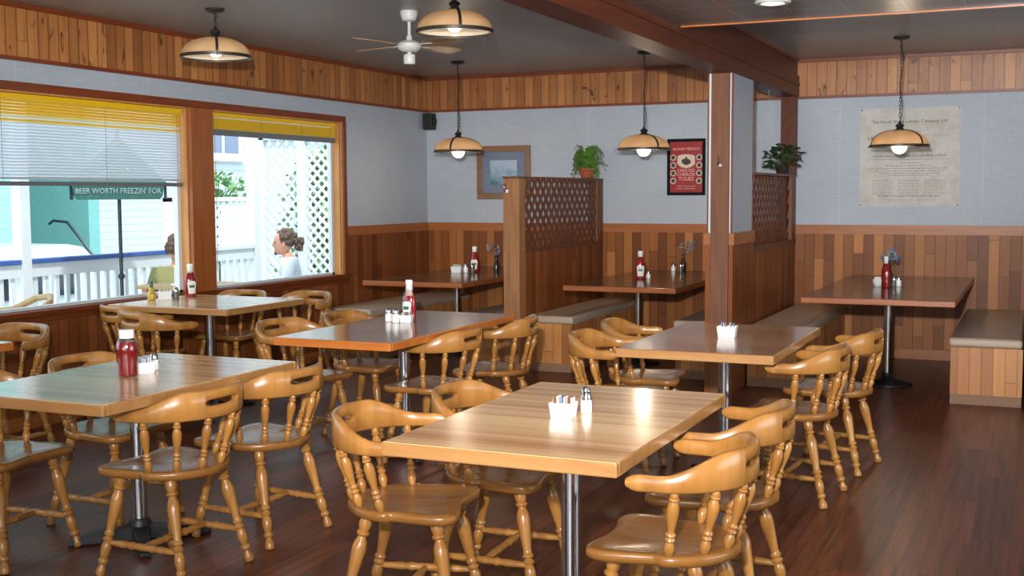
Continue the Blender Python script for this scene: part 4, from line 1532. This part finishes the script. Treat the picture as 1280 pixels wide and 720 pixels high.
# houses across the street
hs = thing('house', 'teal and white clapboard house across the street', 'house', (-14.5, 15.0, -.95))
L(MB().box(-16.5, -13.0, 13.78, 24, -.95, 6.2), 'white_wing', M['siding_white'], hs, smooth=False)
L(MB().box(-16.5, -14.2, 8, 13.6, -.95, 6.2), 'teal_wall', M['siding_teal'], hs, smooth=False)
L(MB().box(-14.2, -12.95, 13.58, 13.8, -.95, 6.2), 'teal_corner', M['teal'], hs, smooth=False)
L(MB().box(-14.25, -14.15, 13.1, 13.18, -.9, 4.0), 'downpipe', M['darkpole'], hs, smooth=False)
L(MB().box(-14.2, -13.0, 6, 12.35, -.95, 6.2), 'teal_wing', M['siding_lit'], hs, smooth=False)
L(MB().box(-16.8, -12.7, 5.8, 24.2, 6.2, 6.5), 'roof', M['roof'], hs, smooth=False)
wn = L(MB().box(-13.0, -12.93, 16.2, 17.3, 2.15, 3.6).box(-12.98, -12.9, 16.1, 17.4, 2.08, 2.15), 'window', M['whitepaint'], hs, smooth=False)
m = MB().box(-12.94, -12.92, 16.28, 16.74, 2.22, 3.5).box(-12.94, -12.92, 16.82, 17.2, 2.22, 3.5)
bmesh.ops.translate(m.bm, verts=m.bm.verts, vec=-Vector(hs.location))
m.build('pane', M['mat_grey'], wn, smooth=False)
m = MB().tube([(-13.5, 13.35, 1.08), (-13.42, 13.35, 1.13), (-13.15, 13.35, 1.11), (-12.8, 13.35, .76), (-12.4, 13.35, .36), (-12.4, 13.35, -.9)], .022, 6)
L(m, 'step_handrail', M['darkpole'], hs)

van = thing('van', 'white van parked beyond the porch railing', 'van', (-11.8, 10.5, -.95))
pr_ = [(8.2, -.6), (11.95, -.6), (12.05, -.25), (12.0, .2), (11.75, .62), (11.45, .86), (11.2, .9), (8.3, .9), (8.15, .7)]
rows = [[(x, y, z) for y, z in pr_] for x in (-12.7, -11.0)]
L(MB().loft(rows), 'body', M['van'], van, bevel=.06, seg=3)
wl = MB()
for k in range(6):
    ya = 8.4 + k * .5
    wl.box(-10.99, -10.97, ya, ya + .4, .28, .58)
L(wl, 'side_windows', M['dark_glass'], van, smooth=False)
L(MB().loft([[(-12.5, 11.84, .56), (-11.2, 11.84, .56), (-11.2, 11.58, .8), (-12.5, 11.58, .8)], [(-12.5, 11.86, .57), (-11.2, 11.86, .57), (-11.2, 11.6, .81), (-12.5, 11.6, .81)]]), 'windscreen', M['dark_glass'], van, smooth=False)
for ya in (8.9, 11.35):
    for xx in (-11.12, -12.6):
        L(MB().lathe([(.34, 0), (.34, 1)], n=24, axis=((xx, ya, -.61), (xx + .16, ya, -.61))), 'wheel', M['tyre'], van)

# patio umbrella
um = thing('patio_umbrella', 'dark green patio umbrella with white lettering on its valance', 'umbrella', (-7.28, 8.0, GZ))
MB().lathe([(.016, .02), (.016, 2.25)], n=12).build('pole', M['darkpole'], um)
MB().lathe([(.2, 0), (.2, .05), (.04, .08), (.03, .12)], n=20).build('stand', M['darkpole'], um)
MB().sphere((0, 0, 1.0), .03, n=8).build('crank', M['darkpole'], um)
ZV = 1.70
ro, zt_ = .54, 2.1
A0 = R(-48)
cn = MB()
vl = MB()
half = PI / 4
for k in range(4):
    a0, a1 = A0 + (k * 2 - 1) * half, A0 + (k * 2 + 1) * half
    p0 = Vector((ro * math.cos(a0), ro * math.sin(a0), ZV + .1))
    p1 = Vector((ro * math.cos(a1), ro * math.sin(a1), ZV + .1))
    ap = Vector((0, 0, zt_ + .1))
    n_ = (p1 - p0).cross(ap - p0).normalized() * .006
    cn.loft([[p0, p1, ap], [p0 + n_, p1 + n_, ap + n_]])
    d = (p1 - p0)
    q0, q1 = p0 + d * .04, p0 + d * .96
    dz = Vector((0, 0, -.135))
    e = Vector((math.cos((a0 + a1) / 2), math.sin((a0 + a1) / 2), 0)) * .004
    poly = [p0 + d * .02, p1 - d * .02, q1 + dz * .8, q1 - d * .03 + dz, q0 + d * .03 + dz, q0 + dz * .8]
    vl.loft([[p for p in poly], [p + e for p in poly]])
cn.build('canopy', M['umbrella'], um, smooth=False)
vl.build('valance', M['umbrella'], um, smooth=False)
rb = MB()
for k in range(4):
    a = A0 + (k * 2 + 1) * half
    rb.tube([(0, 0, zt_ + .08), (ro * math.cos(a), ro * math.sin(a), ZV + .09)], .007, 5)
rb.build('ribs', M['darkpole'], um)
ap_ = ro * math.cos(half)
text('lettering', "BEER WORTH FREEZIN' FOR", .064, M['lettering'], um, ((ap_ + .008) * math.cos(A0), (ap_ + .008) * math.sin(A0), ZV + .035), (PI / 2, 0, A0 + PI / 2), sx=.84, extrude=.001)

# patio furniture
pc = thing('plastic_chair', 'white plastic patio chair with rounded slatted back at the left edge outside', 'chair', (-7.25, 6.75, GZ), R(-60))
bk = MB()
rows = []
for k in range(9):
    a = PI * k / 8
    pass
pl = [(-.24, .45), (-.25, .7), (-.21, .95), (-.1, 1.1), (0, 1.13), (.1, 1.1), (.21, .95), (.25, .7), (.24, .45)]
for i in range(9):
    x = -.2 + i * .05
    ht = 1.12 - (x / .25) ** 2 * .2
    bk.bar((x, -.22, .45), (x, -.3, ht), .034, .012, (0, 1, 0))
bk.tube([(x, -.22 - .12 * (z - .45), z) for x, z in pl], .018, 8)
bk.build('backrest', M['plastic'], pc)
MB().box(-.24, .24, -.24, .22, .42, .45).build('seat', M['plastic'], pc, smooth=False, bevel=.01)
for sx in (-1, 1):
    MB().tube([(sx * .25, -.25, .66), (sx * .27, .1, .67), (sx * .26, .2, .64)], .02, 8).build('armrest', M['plastic'], pc)
    for yy in (-.22, .2):
        MB().bar((sx * .22, yy, .43), (sx * .25, yy * 1.12, 0), .04, .03).build('leg', M['plastic'], pc, smooth=False)
wc = thing('wooden_armchair', 'pale wooden patio armchair just below the plastic chair outside the left window', 'chair', (-6.62, 6.14, GZ), R(150))
m = MB()
m.tube([(-.28, .1, .86), (-.27, -.1, .88), (-.18, -.24, .96), (0, -.29, .98), (.18, -.24, .96), (.27, -.1, .88), (.28, .1, .86)], .024, 8)
m.build('back_rail', M['patio_wood'], wc)
MB().box(-.24, .24, -.22, .22, .5, .53).build('seat', M['patio_wood'], wc, smooth=False, bevel=.008)
for x, y in ((-.26, .05), (-.17, -.23), (0, -.28), (.17, -.23), (.26, .05)):
    MB().tube([(x * .85, y * .85, .52), (x, y, .9)], .013, 6).build('spindle', M['patio_wood'], wc)
for x, y in ((-.2, .18), (.2, .18), (-.2, -.18), (.2, -.18)):
    MB().tube([(x, y, .51), (x * 1.15, y * 1.15, 0)], .018, 8).build('leg', M['patio_wood'], wc)

pt = thing('patio_table', 'small pale wooden patio table outside below the mullion', 'table', (-6.5, 7.95, GZ))
MB().box(-.3, .3, -.32, .32, .93, .96).build('tabletop', M['patio_wood'], pt, smooth=False, bevel=.006)
for x in (-.24, .24):
    for y in (-.26, .26):
        MB().box(x - .025, x + .025, y - .025, y + .025, 0, .93).build('leg', M['patio_wood'], pt, smooth=False)
cd = thing('menu_holder', 'white upright menu card standing on the patio table', 'menu card', (-6.5, 7.76, GZ + .961), R(-50))
MB().box(-.075, .075, -.004, .004, .0, .16).build('card', M['plastic'], cd, smooth=False)
MB().box(-.03, .03, -.0055, -.004, .1, .12).build('printed_mark', M['ink'], cd, smooth=False)
MB().box(-.06, .06, -.03, .03, 0, .012).build('foot', M['plastic'], cd, smooth=False)

# ------------------------------------------------------------------ people on the porch


def skin_obj(name, verts, edges, radii, mat, parent, root=0, sub=2):
    me = bpy.data.meshes.new(name)
    me.from_pydata(verts, edges, [])
    o = bpy.data.objects.new(name, me)
    COL.objects.link(o)
    me.materials.append(mat)
    o.parent = parent
    o.modifiers.new('grow', 'SKIN')
    sv = me.skin_vertices[0].data
    for i, r in enumerate(radii):
        sv[i].radius = (r, r) if not isinstance(r, tuple) else r
    sv[root].use_root = True
    m_ = o.modifiers.new('smooth', 'SUBSURF')
    m_.levels = sub
    m_.render_levels = sub
    for p in me.polygons:
        p.use_smooth = True
    return o


def chain(V, E, Rd, start, pts):
    """append joints to a skeleton, returns the index of the last one"""
    prev = start
    for p, r in pts:
        V.append(p)
        Rd.append(r)
        E.append((prev, len(V) - 1))
        prev = len(V) - 1
    return prev


def seated(label, loc, rz, shirt, trousers, hair_len, sc=1.0):
    t = thing('person', label, 'person', loc, rz)
    # body faces +y, pelvis over the origin, seat at z = .45
    V, E, Rd = [(0, 0, .54)], [], [(.15, .12)]
    chest = chain(V, E, Rd, 0, [((0, .0, .68), (.14, .11)), ((0, .02, .84), (.15, .11)), ((0, .03, .97), (.155, .10)), ((0, .03, 1.04), (.085, .07))])
    top = chain(V, E, Rd, chest, [((0, .05, 1.07), (.054, .054)), ((0, .06, 1.12), (.052, .052))])
    ch = chest - 1
    for s in (-1, 1):
        sh = chain(V, E, Rd, ch, [((s * .17, .02, .99), .062), ((s * .215, .05, .85), .05), ((s * .225, .1, .72), .042), ((s * .2, .26, .68), .036), ((s * .17, .37, .67), .028), ((s * .16, .42, .668), (.036, .018))])
        hand = sh
        for f_, (dx, ln) in enumerate(((-.027, .065), (-.009, .075), (.009, .07), (.026, .055))):
            chain(V, E, Rd, hand, [((s * .16 + dx, .455, .668), .009), ((s * .16 + dx * 1.1, .455 + ln * .6, .662), .008), ((s * .16 + dx * 1.1, .455 + ln, .648), .007)])
        chain(V, E, Rd, hand - 0, [((s * .16 - s * .036, .425, .664), .01), ((s * .16 - s * .052, .455, .658), .009)])
        hip = chain(V, E, Rd, 0, [((s * .1, .04, .53), .095), ((s * .12, .24, .535), .078), ((s * .13, .44, .54), .062), ((s * .13, .47, .3), .054), ((s * .13, .46, .1), .038), ((s * .13, .5, .045), (.042, .036)), ((s * .13, .6, .035), (.045, .026))])
    body = skin_obj('body', V, E, Rd, M['skin'], t, 0)
    # shirt over trunk and upper arms
    V, E, Rd = [(0, 0, .56)], [], [(.165, .135)]
    c = chain(V, E, Rd, 0, [((0, .0, .68), (.158, .128)), ((0, .02, .84), (.165, .125)), ((0, .03, .97), (.175, .12)), ((0, .035, 1.06), (.1, .085))])
    for s in (-1, 1):
        chain(V, E, Rd, c - 1, [((s * .175, .02, .99), .078), ((s * .218, .05, .85), .066), ((s * .226, .09, .76), .062)])
    skin_obj('shirt', V, E, Rd, shirt, t, 0)
    V, E, Rd = [(0, 0, .53)], [], [(.16, .13)]
    for s in (-1, 1):
        chain(V, E, Rd, 0, [((s * .1, .04, .53), .107), ((s * .12, .24, .535), .09), ((s * .13, .44, .54), .075), ((s * .13, .47, .3), .066), ((s * .13, .465, .12), .056)])
    skin_obj('trousers', V, E, Rd, trousers, t, 0)
    # head: lofted rings from chin to crown, with brow, nose and jaw
    hc = Vector((0, .085, 1.2))
    m_ = MB()
    rows = []
    for z, rx, ryf, ryb in ((-.115, .03, .055, .0), (-.1, .045, .082, .02), (-.07, .058, .094, .06), (-.035, .066, .094, .085), (0, .072, .094, .098), (.035, .075, .096, .104), (.07, .073, .088, .1), (.1, .06, .066, .082), (.12, .034, .036, .048), (.127, .008, .01, .012)):
        ring = []
        for i in range(20):
            a = 2 * PI * i / 20
            x, y = math.sin(a), math.cos(a)
            ring.append(hc + Vector((rx * x, (ryf if y > 0 else ryb) * y, z)))
        rows.append(ring)
    m_.loft(rows)
    # nose, ears, eye ridges, lips
    m_.loft([[hc + Vector(p) for p in ((-.008, .09, .03), (.008, .09, .03), (0, .1, .032))], [hc + Vector(p) for p in ((-.014, .09, -.025), (.014, .09, -.025), (0, .122, -.018))], [hc + Vector(p) for p in ((-.01, .088, -.034), (.01, .088, -.034), (0, .1, -.036))]])
    for s in (-1, 1):
        m_.sphere(hc + Vector((s * .074, -.005, -.005)), .026, (.4, .7, 1.15), 10)
    hd = m_.build('head', M['skin'], body, ang=1.4)
    fm = MB()
    for s in (-1, 1):
        fm.sphere(hc + Vector((s * .03, .088, .012)), .011, (1, .6, .7), 8)
    fm.build('eyes', M['paper_dark'], body)
    fm = MB().sphere(hc + Vector((0, .09, -.058)), .02, (1, .4, .3), 8)
    fm.build('mouth', M['pale_red'], body)
    if hair_len:
        fm = MB().sphere(hc + Vector((0, .082, -.1)), .026, (1, .7, .8), 10)
        fm.build('beard', M['hair'], t)
    h = MB()
    rnd = random.Random(len(label))
    h.sphere(hc + Vector((0, -.02, .04)), .098, (.86, 1.08, 1.0), 16)
    for i in range(90):
        a = rnd.uniform(0, 2 * PI)
        e = rnd.uniform(-.35, 1.4)
        d = Vector((math.cos(a) * math.cos(e) * .85, math.sin(a) * math.cos(e), math.sin(e)))
        if d.y > .55 and d.z < .55:
            continue
        h.sphere(hc + Vector((0, -.025, .035)) + d * .1, rnd.uniform(.016, .03), n=6)
    if hair_len:
        for i in range(40):
            h.sphere(hc + Vector((rnd.uniform(-.05, .05), -.12 - rnd.uniform(0, .07), rnd.uniform(-.07, .05))), rnd.uniform(.016, .028), n=6)
    h.build('hair', M['hair'], t)
    t.scale = (sc, sc, sc)
    # the seat the person uses
    c = thing('patio_chair', 'plain white patio seat under ' + ('the person in the white shirt' if hair_len else 'the person in the olive shirt'), 'chair', loc, rz)
    MB().box(-.23, .23, -.22, .23, .39, .42).build('seat', M['plastic'], c, smooth=False, bevel=.01)
    MB().box(-.22, .22, -.25, -.225, .42, .72).build('backrest', M['plastic'], c, smooth=False, bevel=.008)
    for sx in (-1, 1):
        for yy in (-.2, .2):
            MB().bar((sx * .2, yy, .4), (sx * .23, yy * 1.1, 0), .035, .03).build('leg', M['plastic'], c, smooth=False)
    return t


seated('person with curly brown hair and white shirt sitting on the porch, seen in profile', (-7.02, 10.2, GZ + .0), R(122), M['tshirt'], M['jeans'], True)
seated('person in an olive shirt and jeans on the porch, half hidden by the mullion', (-7.1, 8.5, GZ), R(30), M['olive'], M['jeans'], False)
